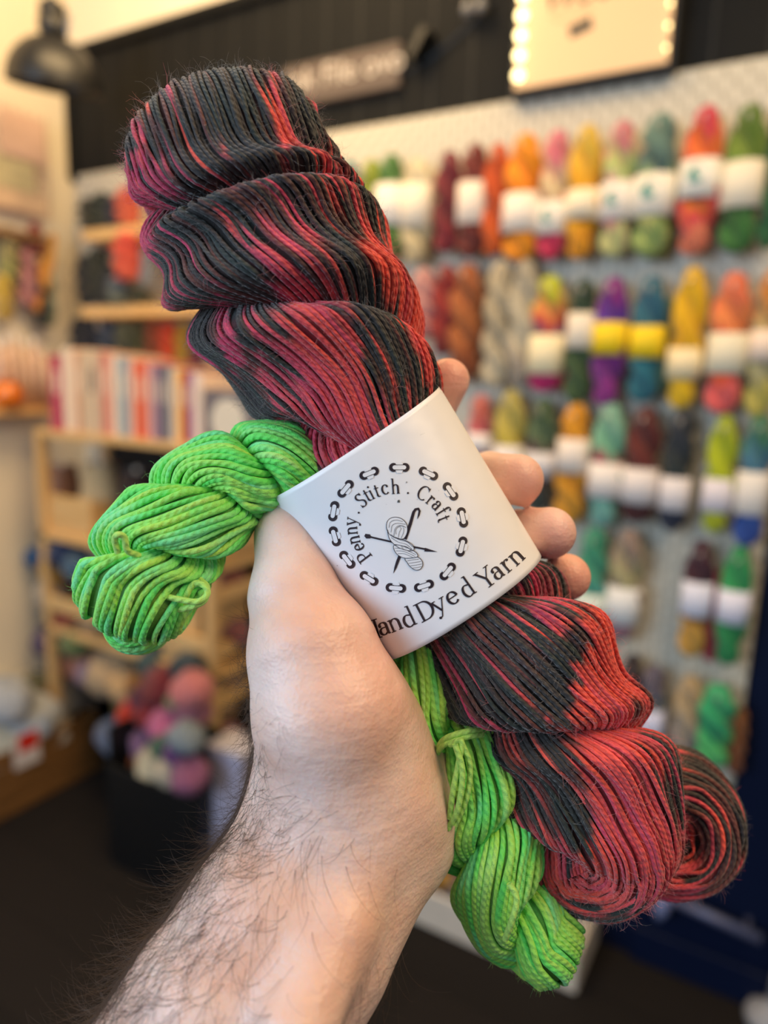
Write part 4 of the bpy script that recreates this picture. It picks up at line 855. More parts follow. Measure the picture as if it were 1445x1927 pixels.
def strand_px(pts, r, parent, org, name, mat, colr):
    C = np.array([camP(*p) for p in pts]); P, _ = catmull(C, 14); P = P[None]; O = np.cross(np.gradient(P, axis=1), np.array([.3, .2, 1.0])); V, F, pl, s = tubes(P, O, np.full(P.shape[:2], r), 8)
    return mesh_np(name, cam2world(V), F, mat, parent, True, {'ply': ('FLOAT_VECTOR', pl), 'dye': ('FLOAT_COLOR', np.tile([*colr, 1], (len(V), 1)))}, org)
m_lime = bpy.data.materials['lime_yarn']
for pts in ([(300, 1120, 222), (338, 1128, 221), (372, 1132, 221), (390, 1118, 222), (384, 1102, 223), (366, 1098, 224), (352, 1118, 224), (345, 1140, 225)],
            [(330, 1148, 224), (360, 1142, 222), (384, 1130, 223), (390, 1106, 226), (376, 1090, 228)],
            [(222, 1040, 214), (216, 1016, 212), (222, 1006, 211), (234, 1012, 212), (240, 1036, 214), (262, 1046, 218)],
            [(846, 1402, 226), (868, 1395, 224), (862, 1440, 223), (852, 1490, 223), (846, 1540, 225)], [(868, 1396, 224), (884, 1440, 224), (878, 1500, 224), (856, 1552, 226)], [(856, 1400, 223), (870, 1450, 222), (862, 1520, 223), (842, 1560, 226)],
            [(822, 1412, 232), (838, 1390, 227), (880, 1376, 226), (905, 1372, 230)], [(820, 1420, 232), (838, 1400, 227), (880, 1386, 226), (908, 1382, 230)], [(958, 1662, 222), (972, 1690, 221), (964, 1730, 221), (950, 1768, 224)]):
    strand_px(pts, 1.0, grn, ORG2, 'loose_strand', m_lime, YG*.75+AQ*.2)

# ------------------------------------------------------------------ paper band with its print
def label_surface():
    n, mv = 120, 40; V = []; Fc = []
    top, bot = np.array([663, 832.]), np.array([866, 1139.])
    for j in range(mv+1):
        v = j/mv; c = top*(1-v)+bot*v; C = camP(c[0], c[1], 246); ax = camP(bot[0], bot[1], 246)-camP(top[0], top[1], 246); ax /= np.linalg.norm(ax)
        K = np.array([0, 0, 1.0]); R = np.cross(K, ax); R = np.array([ax[1]*-1, ax[0], 0]); R = R if R[0] > 0 else -R
        hw = 35.4-2.8*v; hd = 28.3-1.5*v; sh = 4.6*(1-v)+.4
        for i in range(n):
            a = 2*math.pi*i/n; ca, sa = math.cos(a), math.sin(a); e = 2.15
            x = np.sign(sa)*abs(sa)**(2/e); z = np.sign(ca)*abs(ca)**(2/e)
            V.append(C+R*hw*x+K*hd*z+ax*sh*(max(z, -.5)))
    for j in range(mv):
        for i in range(n): Fc.append((j*n+i, j*n+(i+1) % n, (j+1)*n+(i+1) % n, (j+1)*n+i))
    return cam2world(np.array(V)), np.array(Fc)
LV, LF = label_surface()
ORG3 = Vector(cam2world(camP(765, 985, 220)))
m_paper = pmat('satin_white_paper', 'F4F2F4', .32, .015, 60, bump=.04, bscale=60)
lt = thing('paper_band', 'white printed paper band wrapped round the held skeins', 'paper band', ORG3)
lo = mesh_np('band', LV, LF, m_paper, lt, True, None, ORG3)
sd = lo.modifiers.new('thickness', 'SOLIDIFY'); sd.thickness = .0003; sd.offset = 1
bvh = BVHTree.FromPolygons([Vector(v) for v in LV], [tuple(f) for f in LF]); CO = Vector((0, 0, CAM_H))
def on_label(x, y, off):
    h = bvh.ray_cast(CO, ray(x, y))
    if h[0] is None: return None
    nrm = h[1] if h[1].dot(CO-h[0]) > 0 else -h[1]; return h[0]+nrm*off
class Ink:
    def __init__(s, off): s.v = []; s.f = []; s.off = off
    def poly(s, pts):         # convex-ish polygon
        q = [on_label(x, y, s.off) for x, y in pts]
        if any(p is None for p in q): return
        n = len(s.v); s.v += q; s.f.append(tuple(range(n, n+len(q))))
    def stroke(s, pts, w):    # ribbon of given widths through the pixel points
        pts = [np.array(p, float) for p in pts]; ws = w if hasattr(w, '__len__') else [w]*len(pts); L = []; R = []
        for i, p in enumerate(pts):
            t = pts[min(i+1, len(pts)-1)]-pts[max(i-1, 0)]; t = t/(np.linalg.norm(t)+1e-9); nn = np.array([-t[1], t[0]])*ws[i]/2; L.append(p+nn); R.append(p-nn)
        a = [on_label(*p, s.off) for p in L]; b = [on_label(*p, s.off) for p in R]
        for i in range(len(pts)-1):
            if None in (a[i], a[i+1], b[i], b[i+1]): continue
            n = len(s.v); s.v += [a[i], b[i], b[i+1], a[i+1]]; s.f.append((n, n+1, n+2, n+3))
    def disc(s, x, y, r, n=14): s.poly([(x+r*math.cos(2*math.pi*k/n), y+r*math.sin(2*math.pi*k/n)) for k in range(n)])
    def build(s, name, mat): return mesh_np_poly(name, s.v, s.f, mat)
def mesh_np_poly(name, v, f, mat):
    me = bpy.data.meshes.new(name); me.from_pydata([tuple(p-ORG3) for p in v], [], f); me.materials.append(mat); return link(bpy.data.objects.new(name, me), lt)
def arc(cx, cy, rx, ry, a0, a1, n=14): return [(cx+rx*math.cos(math.radians(a0+(a1-a0)*i/n)), cy+ry*math.sin(math.radians(a0+(a1-a0)*i/n))) for i in range(n+1)]
# serif letters: unit = cap height, y up; ('s', points) contrast stroke, ('b', x0, x1, y) serif bar, ('d', x, y) dot, ('t', points, widths)
XH = .66
def ser(x, y, l=.1, r=.1): return ('b', x-l, x+r, y)
GL = {
 'P': (.66, [('t', [(.17, 0), (.17, 1)], .12), ('s', [(.17, .965), (.3, .965)]+arc(.34, .715, .25, .25, 90, -90)+[(.17, .465)]), ser(.17, .025, .15, .15), ser(.17, .975, .15, .08)]),
 'H': (.86, [('t', [(.17, 0), (.17, 1)], .12), ('t', [(.66, 0), (.66, 1)], .12), ('t', [(.17, .5), (.66, .5)], .05)]+[ser(x, y, .14, .14) for x in (.17, .66) for y in (.025, .975)]),
 'D': (.82, [('t', [(.17, 0), (.17, 1)], .12), ('s', [(.17, .965), (.33, .965)]+arc(.36, .5, .36, .465, 90, -90, 20)+[(.17, .035)]), ser(.17, .025, .14, 0), ser(.17, .975, .14, 0)]),
 'Y': (.76, [('t', [(.08, .97), (.37, .45)], .115), ('t', [(.66, .97), (.37, .45)], .06), ('t', [(.37, .47), (.37, 0)], .12), ser(.37, .025, .15, .15), ser(.1, .975, .12, .14), ser(.64, .975, .12, .12)]),
 'S': (.6, [('s', [(.5, .83)]+arc(.3, .76, .19, .215, 40, 180, 12)+[(.14, .66), (.22, .57), (.36, .49), (.47, .38), (.5, .27)]+arc(.29, .25, .2, .225, 0, -150, 12)), ('t', [(.5, 1.0), (.5, .78)], .045), ('t', [(.09, 0.0), (.09, .26)], .045)]),
 'C': (.74, [('s', arc(.43, .5, .345, .485, 48, 312, 26)), ('t', [(.68, 1.0), (.68, .74)], .05)]),
 'e': (.55, [('s', [(.1, .37), (.45, .37)]+arc(.28, .34, .19, .31, 10, 320, 22)), ('t', [(.1, .375), (.46, .375)], .05)]),
 'n': (.66, [('t', [(.15, 0), (.15, XH)], .105), ('s', [(.15, .5)]+arc(.32, .42, .165, .215, 140, 0, 10)+[(.485, .3), (.485, 0)]), ser(.15, .022, .1, .1), ser(.485, .022, .1, .1), ser(.15, XH-.03, .1, 0)]),
 'y': (.58, [('t', [(.08, XH-.02), (.3, .05)], .105), ('t', [(.52, XH-.02), (.3, .05), (.2, -.2), (.1, -.26)], .06), ('d', .1, -.23), ser(.1, XH-.02, .1, .12), ser(.5, XH-.02, .1, .1)]),
 't': (.4, [('t', [(.17, XH+.2), (.17, .2)], .10), ('s', [(.17, .2)]+arc(.28, .15, .11, .13, 180, 300, 8)), ('t', [(.04, XH-.03), (.36, XH-.03)], .055)]),
 'i': (.34, [('t', [(.16, 0), (.16, XH)], .105), ('d', .16, .9), ser(.16, .022, .11, .11), ser(.16, XH-.03, .11, 0)]),
 'c': (.52, [('s', arc(.29, .33, .215, .32, 45, 318, 20)), ('d', .44, .52)]),
 'h': (.66, [('t', [(.15, 0), (.15, 1.06)], .105), ('s', [(.15, .5)]+arc(.32, .42, .165, .215, 140, 0, 10)+[(.485, .3), (.485, 0)]), ser(.15, .022, .1, .1), ser(.485, .022, .1, .1), ser(.15, 1.04, .11, 0)]),
 'r': (.46, [('t', [(.15, 0), (.15, XH)], .105), ('s', [(.15, .42), (.2, .55), (.28, .62), (.38, .62)]), ('d', .38, .57), ser(.15, .022, .1, .13), ser(.15, XH-.03, .1, 0)]),
 'a': (.56, [('s', [(.12, .5)]+arc(.26, .48, .145, .165, 150, 0, 10)+[(.405, .3), (.405, .1)]+arc(.47, .1, .065, .08, 180, 290, 5)), ('s', [(.4, .38)]+arc(.24, .2, .145, .18, 75, 290, 14)+[(.4, .12)]), ('d', .14, .49)]),
 'd': (.64, [('t', [(.46, 0), (.46, 1.06)], .105), ('s', [(.46, .56)]+arc(.27, .32, .185, .31, 70, 290, 20)+[(.46, .08)]), ser(.46, 1.04, .11, 0), ser(.46, .022, 0, .11)]),
 'f': (.38, [('t', [(.17, 0), (.17, .75)], .105), ('s', [(.17, .75)]+arc(.3, .86, .13, .17, 180, 50, 8)), ('d', .39, .97), ('t', [(.03, XH-.03), (.34, XH-.03)], .055), ser(.17, .022, .11, .13)]),
 '.': (.3, [('d', .14, .04)]), ' ': (.3, [])}
def densify(pts, step=.06):
    o = [pts[0]]
    for a, b in zip(pts[:-1], pts[1:]):
        k = max(1, int(math.hypot(b[0]-a[0], b[1]-a[1])/step))
        for i in range(1, k+1): o.append((a[0]+(b[0]-a[0])*i/k, a[1]+(b[1]-a[1])*i/k))
    return o
def glyph(ink, ch, x, y, ang, sc, hx=1.0):
    """(x, y) pixel of the letter's baseline start; ang in degrees, anticlockwise positive"""
    w_, st = GL[ch]; ca, sa = math.cos(math.radians(ang)), math.sin(math.radians(ang))
    def T(p): return (x+sc*(p[0]*hx*ca-p[1]*sa), y-sc*(p[0]*hx*sa+p[1]*ca))
    for s in st:
        if s[0] == 'b': ink.stroke([T((s[1], s[3])), T(((s[1]+s[2])/2, s[3])), T((s[2], s[3]))], sc*.05)
        elif s[0] == 'd': c = T((s[1], s[2])); ink.disc(c[0], c[1], sc*.07)
        elif s[0] == 't': ink.stroke([T(p) for p in densify(s[1])], sc*s[2])
        else:
            P = densify(s[1], .05); W_ = []
            for i in range(len(P)):
                a, b = P[max(i-1, 0)], P[min(i+1, len(P)-1)]; l = math.hypot(b[0]-a[0], b[1]-a[1])+1e-9; W_.append(sc*(.055+.08*(abs(b[1]-a[1])/l)**1.5))
            ink.stroke([T(p) for p in P], W_)
    return w_
E = 0.00014
m_ink = pmat('brown_black_ink', '2A1C24', .5, .05, 60)
# circular text: anchors (letter, x, y, rotation) read round the ring; crop scale of the close-up 4.817, origin (600, 860)
def Z(x, y): return (600+x/4.817, 860+y/4.817)
ink = Ink(E)
RING = [('P', 392, 946, 127, 24.5), ('e', 338, 868, 110, 24.5), ('n', 302, 800, 100, 24.5), ('n', 280, 720, 91, 24.5), ('y', 272, 640, 83, 24.5)]
# letter centres measured on the print; baseline lies towards the ring's centre
def ring_letter(ch, x, y, rot, sc, up=.33):
    w_ = GL[ch][0]; a = math.radians(rot); px_, py_ = Z(x, y); px_ -= sc*(w_/2*math.cos(a)-up*math.sin(a)); py_ += sc*(w_/2*math.sin(a)+up*math.cos(a)); glyph(ink, ch, px_, py_, rot, sc)
for ch, x, y, rot, up in (('P', 408, 902, 127, .5), ('e', 368, 812, 112, .33), ('n', 328, 748, 102, .33), ('n', 305, 665, 95, .33), ('y', 315, 585, 86, .22), ('.', 362, 503, 60, .04),
                      ('S', 380, 393, 40, .5), ('t', 436, 350, 30, .42), ('i', 472, 325, 27, .46), ('t', 526, 310, 19, .42), ('c', 598, 295, 13, .33), ('h', 694, 265, 4, .52), ('.', 808, 327, -8, .04),
                      ('C', 945, 325, -30, .5), ('r', 1008, 393, -38, .33), ('a', 1066, 440, -45, .33), ('f', 1122, 490, -58, .5), ('t', 1128, 560, -68, .42)):
    ring_letter(ch, x, y, rot, 27.5, up)
ink.build('ring_lettering', m_ink)
# lower line, each letter centred on the spot it has in the print
ink = Ink(E); 
def line_letter(ch, x, y, rot, sc, up): 
    w_ = GL[ch][0]; a = math.radians(rot); X_, Y_ = 480+x/2.223, 680+y/2.223; X_ -= sc*(w_*(1.35 if ch in 'ye' else 1.2)/2*math.cos(a)-up*math.sin(a)); Y_ += sc*(w_*(1.35 if ch in 'ye' else 1.2)/2*math.sin(a)+up*math.cos(a)); glyph(ink, ch, X_, Y_, rot, sc, 1.35 if ch in 'ye' else 1.2)
for ch, x, y, rot, up in (('H', 487, 1125, 18, .5), ('a', 540, 1117, 21, .33), ('n', 588, 1100, 23, .33), ('d', 640, 1070, 25, .5), ('D', 712, 1040, 28, .5), ('y', 775, 1030, 31, .22), ('e', 826, 990, 33, .33), ('d', 884, 945, 35, .5),
                      ('Y', 965, 905, 37, .5), ('a', 1013, 884, 39, .33), ('r', 1053, 855, 41, .33), ('n', 1095, 820, 43, .33)):
    line_letter(ch, x, y, rot, 37, up)
ink.build('line_lettering', m_ink)
# stitched ring
ST = [(728, 95, 0), (456, 148, 22), (242, 288, 50), (135, 490, 80), (145, 718, 106), (258, 930, 128), (455, 1100, 148), (698, 1186, 175), (952, 1167, 198), (1167, 1037, 230), (1292, 812, 256), (1300, 548, 282), (1192, 312, 305), (992, 150, 335)]
ink = Ink(E); wh = Ink(E*1.35); ol = Ink(E*1.7); m_wht = m_paper
for x, y, rot in ST:
    a = math.radians(rot); ux, uy = math.cos(a), -math.sin(a)
    for sgn in (-1, 1):
        cx_, cy_ = x+ux*52*sgn, y+uy*52*sgn; ink.poly([Z(cx_+41*math.cos(q), cy_+41*math.sin(q)) for q in [2*math.pi*k/20 for k in range(20)]])
    # pale strap: rounded bar between the eyelets, cut-outs above and below
    def bar(I, hl, hw):
        pts = []
        for k in range(7): q = math.pi*(-.5+k/6); pts.append((hl-hw+hw*math.cos(q), hw*math.sin(q)))
        for k in range(7): q = math.pi*(.5+k/6); pts.append((-hl+hw+hw*math.cos(q), hw*math.sin(q)))
        I.poly([Z(x+ux*p-uy*q, y+uy*p+ux*q) for p, q in pts])
    nx, ny = -uy, ux
    for sg in (-1, 1):
        wh.poly([Z(x+ux*p+nx*sg*q, y+uy*p+ny*sg*q) for p, q in ((-34, 26), (34, 26), (22, 52), (-22, 52))])
    bar(ol, 68, 22)
    wh2 = ol
ink.build('stitch_eyelets', m_ink); wh.build('stitch_gaps', m_wht); 
ol.build('stitch_shadows', pmat('grey_ink', '6C6270', .5)) if False else None
wl = Ink(E*2.1); gl = Ink(E*1.8)
for x, y, rot in ST:
    a = math.radians(rot); ux, uy = math.cos(a), -math.sin(a)
    for I, hl, hw in ((gl, 67, 23), (wl, 62, 19)):
        pts = [(hl-hw+hw*math.cos(math.pi*(-.5+k/6)), hw*math.sin(math.pi*(-.5+k/6))) for k in range(7)]+[(-hl+hw+hw*math.cos(math.pi*(.5+k/6)), hw*math.sin(math.pi*(.5+k/6))) for k in range(7)]
        I.poly([Z(x+ux*p-uy*q, y+uy*p+ux*q) for p, q in pts])
gl.build('stitch_outlines', m_ink); wl.build('stitch_straps', m_wht)
# emblem: crossed needle and crochet hook behind a little skein
e1 = Ink(E)
def zs_(pts): return [Z(*p) for p in densify(pts, 25)]
e1.stroke(zs_([(470, 725), (860, 815), (980, 838)]), 3.4*1.0)
e1.poly([Z(*p) for p in ((422, 695), (462, 700), (474, 720), (466, 738), (430, 738), (412, 716))]); e1.poly([Z(*p) for p in ((960, 822), (1075, 860), (955, 856))])
e1.stroke([Z(*p) for p in ((780, 745), (800, 690), (830, 600), (858, 500), (875, 475), (900, 468), (912, 490), (905, 525), (893, 560))], [6.5, 6.5, 6, 5.5, 5, 4.6, 4.2, 3.5, .8])
e1.stroke([Z(*p) for p in ((735, 890), (712, 950), (695, 1000), (676, 1052))], [5.5, 5.5, 4.5, .5])
e1.build('needle_and_hook', m_ink)
e2 = Ink(E*1.3); e3 = Ink(E*1.6); e4 = Ink(E*1.9); e5 = Ink(E*2.2)
def lobe(pts, I, J, wd=1.15):
    P = [np.array(p, float) for p in pts]; Q, _ = catmull(np.array([P[-1]]+P+[P[0], P[1]]), 6); Q = Q[6:-6]; c = Q.mean(0)
    for i in range(len(Q)-1): I.poly([Z(*c), Z(*Q[i]), Z(*Q[i+1])])
    J.stroke([Z(*q) for q in Q], wd)
lobe([(615, 600), (640, 560), (690, 545), (750, 560), (795, 610), (800, 680), (765, 740), (700, 730), (650, 700), (618, 660)], e2, e3)
lobe([(780, 920), (830, 905), (890, 905), (930, 935), (940, 980), (915, 1018), (870, 1022), (825, 990), (800, 955)], e2, e3)
e2.build('emblem_fill_back', m_wht); e3.build('emblem_outline_back', m_ink)
lobe([(680, 800), (740, 800), (820, 830), (880, 865), (895, 900), (850, 912), (780, 915), (720, 890), (685, 845)], e4, e5)
lobe([(622, 660), (640, 700), (700, 735), (780, 755), (840, 790), (862, 830), (840, 850), (770, 838), (700, 805), (640, 740)], e4, e5)
e4.build('emblem_fill_front', m_wht)
for p in ([(635, 640), (648, 590), (700, 570), (760, 585)], [(655, 680), (665, 620), (710, 600), (785, 610)], [(680, 715), (690, 650), (730, 620), (780, 635)], [(720, 730), (730, 680), (745, 650), (735, 635)], [(745, 735), (765, 690), (770, 655), (762, 640)], [(700, 700), (697, 665), (712, 640), (750, 622), (790, 640)],
          [(650, 700), (720, 745), (800, 770), (850, 815)], [(655, 728), (720, 770), (790, 790), (845, 835)], [(690, 790), (740, 800), (800, 815), (835, 848)],
          [(688, 825), (750, 830), (820, 855), (880, 885)], [(700, 850), (760, 852), (820, 875), (870, 900)], [(715, 875), (770, 875), (820, 895), (850, 908)],
          [(800, 940), (850, 930), (905, 925)], [(812, 962), (865, 955), (925, 945)], [(830, 985), (880, 978), (935, 968)], [(850, 1005), (895, 1000), (930, 990)]):
    Q, _ = catmull(np.array(p, float), 6); e5.stroke([Z(*q) for q in Q], .7)
e5.build('emblem_lines', m_ink)
# specks on the paper
sp = Ink(E)
for x, y, r in ((720, 402, 3.2), (795, 230, 1.6), (168, 983, .9), (690, 380, .6), (610, 430, .5), (1085, 305, .5), (890, 385, .6)):
    for k in range(6):
        a = random.random()*6.28; c = Z(x+random.uniform(-1, 1)*r*3.2, y+random.uniform(-1, 1)*r*3.2); sp.disc(c[0], c[1], r*.42, 6)
sp.build('specks', pmat('grey_speck', '5A5A58', .7))
# ------------------------------------------------------------------ the person's hand and forearm: one continuous surface
def cone_sdf(Q, a, b, ra, rb, fz=1.0):
    s = np.array([1, 1, fz]); a = a*s; b = b*s; q = Q*s; ba = b-a; l2 = ba@ba
    t = np.clip(((q-a)@ba)/l2, 0, 1); d = np.linalg.norm(q-a-t[..., None]*ba, axis=-1)-(ra+(rb-ra)*t)
    return d/(1+(fz-1)*.35)
def smin(a, b, k): h = np.clip(.5+.5*(b-a)/k, 0, 1); return b*(1-h)+a*h-k*h*(1-h)
def c_(p): return camP(*p)
def chain(Q, pts, k=2.0, fz=1.0):
    d = None
    for p, q in zip(pts[:-1], pts[1:]):
        e = cone_sdf(Q, c_(p[:3]), c_(q[:3]), p[3], q[3], fz); d = e if d is None else smin(d, e, k)
    return d
def hand_sdf(Q):
    arm = chain(Q, [(270, 2250, 202, 35), (352, 2080, 206, 34.5), (440, 1925, 210, 33), (540, 1760, 218, 32), (610, 1640, 228, 31)], 6, 1.25)
    d = smin(arm, chain(Q, [(610, 1640, 228, 31), (655, 1520, 234, 31.5), (660, 1430, 238, 29)], 5, 1.3), 6)
    # two wrist bones / tendon ridge
    d = smin(d, chain(Q, [(560, 1927, 187, 11), (640, 1740, 202, 9), (690, 1610, 215, 8)], 3), 8)
    # thumb side mound and thumb
    d = smin(d, chain(Q, [(645, 1480, 226, 22), (620, 1335, 221, 23.5), (588, 1225, 224, 20), (556, 1125, 231, 14.5), (552, 1010, 241, 12.2), (562, 920, 254, 11), (560, 850, 264, 9.6)], 4), 15)
    d = smin(d, cone_sdf(Q, c_((684, 1380, 227)), c_((655, 1285, 228)), 13, 11), 8)
    # heel of the palm on the little finger side
    d = smin(d, chain(Q, [(765, 1580, 240, 16), (772, 1500, 245, 17), (820, 1380, 262, 17), (860, 1290, 276, 14)], 4), 10)
    # palm behind the skein
    for pts in ([(650, 1480, 246, 20), (640, 1100, 279, 12)], [(690, 1480, 250, 20), (700, 1170, 286, 12.5)], [(720, 1500, 252, 18), (770, 1250, 290, 12.5)], [(750, 1520, 254, 16), (845, 1330, 288, 12)]):
        d = smin(d, chain(Q, pts), 8)
    f1 = chain(Q, [(640, 1100, 279, 11.5), (735, 900, 294, 9.8), (803, 788, 284, 9.2), (842, 716, 272, 8.4)], 2.5)
    f2 = chain(Q, [(700, 1170, 286, 11.5), (850, 985, 300, 10), (920, 897, 279, 9.4), (974, 903, 262, 9.5)], 2.5)
    f3 = chain(Q, [(770, 1250, 290, 11.5), (905, 1090, 300, 9.8), (978, 1006, 274, 9.2), (1034, 1003, 256, 9.4)], 2.5)
    f4 = chain(Q, [(845, 1330, 288, 10.5), (960, 1190, 294, 9), (1022, 1110, 278, 8.4), (1066, 1086, 266, 8.8)], 2.5)
    for f, k in ((f1, 6), (f2, 5), (f3, 5), (f4, 5)): d = smin(d, f, k) if k else d
    return d
def surface_nets(sdf, lo, hi, h):
    ax = [np.arange(l, u+h, h) for l, u in zip(lo, hi)]; sh = tuple(len(a) for a in ax); D = np.empty(sh, np.float32)
    for i in range(0, sh[0], 24):
        G = np.stack(np.meshgrid(ax[0][i:i+24], ax[1], ax[2], indexing='ij'), -1); D[i:i+24] = sdf(G)
    neg = D < 0; cs = tuple(s-1 for s in sh); cnt = np.zeros(cs); acc = np.zeros(cs+(3,))
    corners = [(i, j, k) for i in (0, 1) for j in (0, 1) for k in (0, 1)]
    for c in corners:
        for a in range(3):
            if c[a]: continue
            e = list(c); e[a] = 1
            s0 = tuple(slice(c[q], c[q]+cs[q]) for q in range(3)); s1 = tuple(slice(e[q], e[q]+cs[q]) for q in range(3))
            v0, v1 = D[s0], D[s1]; x = (v0 < 0) != (v1 < 0); t = np.where(x, v0/(v0-v1+1e-12), 0); cnt += x
            for q in range(3): acc[..., q] += np.where(x, c[q]+(t if q == a else 0), 0)
    act = cnt > 0; idx = -np.ones(cs, int); idx[act] = np.arange(act.sum()); g = np.argwhere(act)
    V = (g+acc[act]/cnt[act][:, None])*h+np.array(lo); F = []
    for a in range(3):
        b, c = (a+1) % 3, (a+2) % 3
        s0 = [slice(None)]*3; s1 = [slice(None)]*3; s0[a] = slice(0, -1); s1[a] = slice(1, None)
        x = neg[tuple(s0)] != neg[tuple(s1)]; e = np.argwhere(x); e = e[(e[:, b] > 0) & (e[:, c] > 0) & (e[:, b] < sh[b]-1) & (e[:, c] < sh[c]-1)]
        n0 = neg[e[:, 0], e[:, 1], e[:, 2]]
        def cell(db, dc): q = e.copy(); q[:, b] -= db; q[:, c] -= dc; return idx[q[:, 0], q[:, 1], q[:, 2]]
        f = np.stack([cell(1, 1), cell(0, 1), cell(0, 0), cell(1, 0)], 1); f[~n0] = f[~n0][:, ::-1]; F.append(f[(f >= 0).all(1)])
    F = np.concatenate(F)
    for _ in range(2):      # pull the points exactly onto the surface
        e = .3; d0 = sdf(V); gr = np.stack([sdf(V+np.eye(3)[q]*e)-sdf(V-np.eye(3)[q]*e) for q in range(3)], -1)/(2*e); V = V-gr*(d0/np.maximum((gr**2).sum(1), .2))[:, None]
    return V, F, gr/np.maximum(np.linalg.norm(gr, axis=1, keepdims=True), 1e-6)
HV, HF, HN = surface_nets(hand_sdf, (-112, -190, -325), (102, 72, -160), 1.25)
# shallow creases of palm and wrist
def crease(V, pts, depth, width, n=24):
    C = np.array([c_(p) for p in pts]); P, _ = catmull(C, n); d = np.full(len(V), 1e9)
    for p in P: d = np.minimum(d, np.linalg.norm((V-p)*np.array([1, 1, .25]), axis=1))
    return np.exp(-(d/width)**2)*depth*(HN[:, 2] > 0)
dsp = crease(HV, [(835, 1560, 236), (780, 1500, 228), (735, 1590, 222), (700, 1480, 216)], 0, 1.0)
for pts, dp, wd in (([(640, 1545, 205), (700, 1590, 210), (770, 1625, 220), (830, 1640, 232)], .55, 1.1), ([(560, 1500, 200), (640, 1560, 204), (720, 1620, 212)], .35, 1.3), ([(745, 1180, 214), (742, 1300, 212), (735, 1420, 214), (742, 1520, 222)], .3, 1.6),
                    ([(960, 850, 252), (950, 880, 252), (955, 955, 254)], .3, .9), ([(920, 852, 262), (912, 900, 262)], .3, .9)):
    dsp = dsp+crease(HV, pts, dp, wd)
HV = HV-HN*dsp[:, None]
HW = cam2world(HV)
def skin_mat():
    m, nt, b = newmat('skin'); tc = N(nt, 'ShaderNodeTexCoord')
    n1 = N(nt, 'ShaderNodeTexNoise'); n1.inputs['Scale'].default_value = 38; n1.inputs['Detail'].default_value = 4; nt.links.new(tc.outputs['Object'], n1.inputs['Vector'])
    r = N(nt, 'ShaderNodeValToRGB'); r.color_ramp.elements[0].position = .36; r.color_ramp.elements[0].color = (*lin('E8BCA8'), 1); r.color_ramp.elements[1].position = .66; r.color_ramp.elements[1].color = (*lin('F2D4C8'), 1)
    nt.links.new(n1.outputs['Fac'], r.inputs['Fac'])
    at = N(nt, 'ShaderNodeAttribute', attribute_name='flush'); mx = N(nt, 'ShaderNodeMix', data_type='RGBA'); mx.inputs['B'].default_value = (*lin('E89880'), 1)
    nt.links.new(at.outputs['Fac'], mx.inputs['Factor']); nt.links.new(r.outputs['Color'], mx.inputs['A']); nt.links.new(mx.outputs['Result'], b.inputs['Base Color'])
    b.inputs['Subsurface Weight'].default_value = .35; b.inputs['Subsurface Radius'].default_value = (1, .35, .2); b.inputs['Subsurface Scale'].default_value = .003
    b.inputs['Roughness'].default_value = .40; b.inputs['Specular IOR Level'].default_value = .45
    vo = N(nt, 'ShaderNodeTexVoronoi'); vo.inputs['Scale'].default_value = 900; nt.links.new(tc.outputs['Object'], vo.inputs['Vector'])
    n2 = N(nt, 'ShaderNodeTexNoise'); n2.inputs['Scale'].default_value = 260; n2.inputs['Detail'].default_value = 6; nt.links.new(tc.outputs['Object'], n2.inputs['Vector'])
    # fine creases running across the hand
    mp = N(nt, 'ShaderNodeMapping'); mp.inputs['Rotation'].default_value = (0.2, .75, .3); mp.inputs['Scale'].default_value = (60, 60, 420); nt.links.new(tc.outputs['Object'], mp.inputs['Vector'])
    n3 = N(nt, 'ShaderNodeTexNoise'); n3.inputs['Scale'].default_value = 1; n3.inputs['Detail'].default_value = 5; nt.links.new(mp.outputs['Vector'], n3.inputs['Vector'])
    a = N(nt, 'ShaderNodeMath', operation='MULTIPLY_ADD'); a.inputs[1].default_value = .25; nt.links.new(vo.outputs['Distance'], a.inputs[0]); nt.links.new(n2.outputs['Fac'], a.inputs[2])
    a2 = N(nt, 'ShaderNodeMath', operation='MULTIPLY_ADD'); a2.inputs[1].default_value = .65; nt.links.new(n3.outputs['Fac'], a2.inputs[0]); nt.links.new(a.outputs[0], a2.inputs[2])
    bp = N(nt, 'ShaderNodeBump'); bp.inputs['Strength'].default_value = .5; bp.inputs['Distance'].default_value = .0009; nt.links.new(a2.outputs[0], bp.inputs['Height']); nt.links.new(bp.outputs['Normal'], b.inputs['Normal'])
    return m
hp = world2px(HW); fl = np.zeros(len(HV))
for cx_, cy_, r, s in ((850, 700, 55, .7), (990, 915, 60, .6), (1050, 1015, 60, .6), (1080, 1090, 55, .7), (720, 1240, 110, .35), (640, 1140, 90, .2), (800, 1560, 70, .15)):
    fl = np.maximum(fl, s*np.exp(-((hp[:, 0]-cx_)**2+(hp[:, 1]-cy_)**2)/r**2))
ORGH = Vector(cam2world(camP(655, 1520, 234)))
body = mesh_np('person', HW, HF, skin_mat(), None, True, {'flush': ('FLOAT', fl)}, ORGH); body.location = ORGH
tag(body, 'bare left hand and hairy forearm of a person holding up the twisted skeins', 'person')
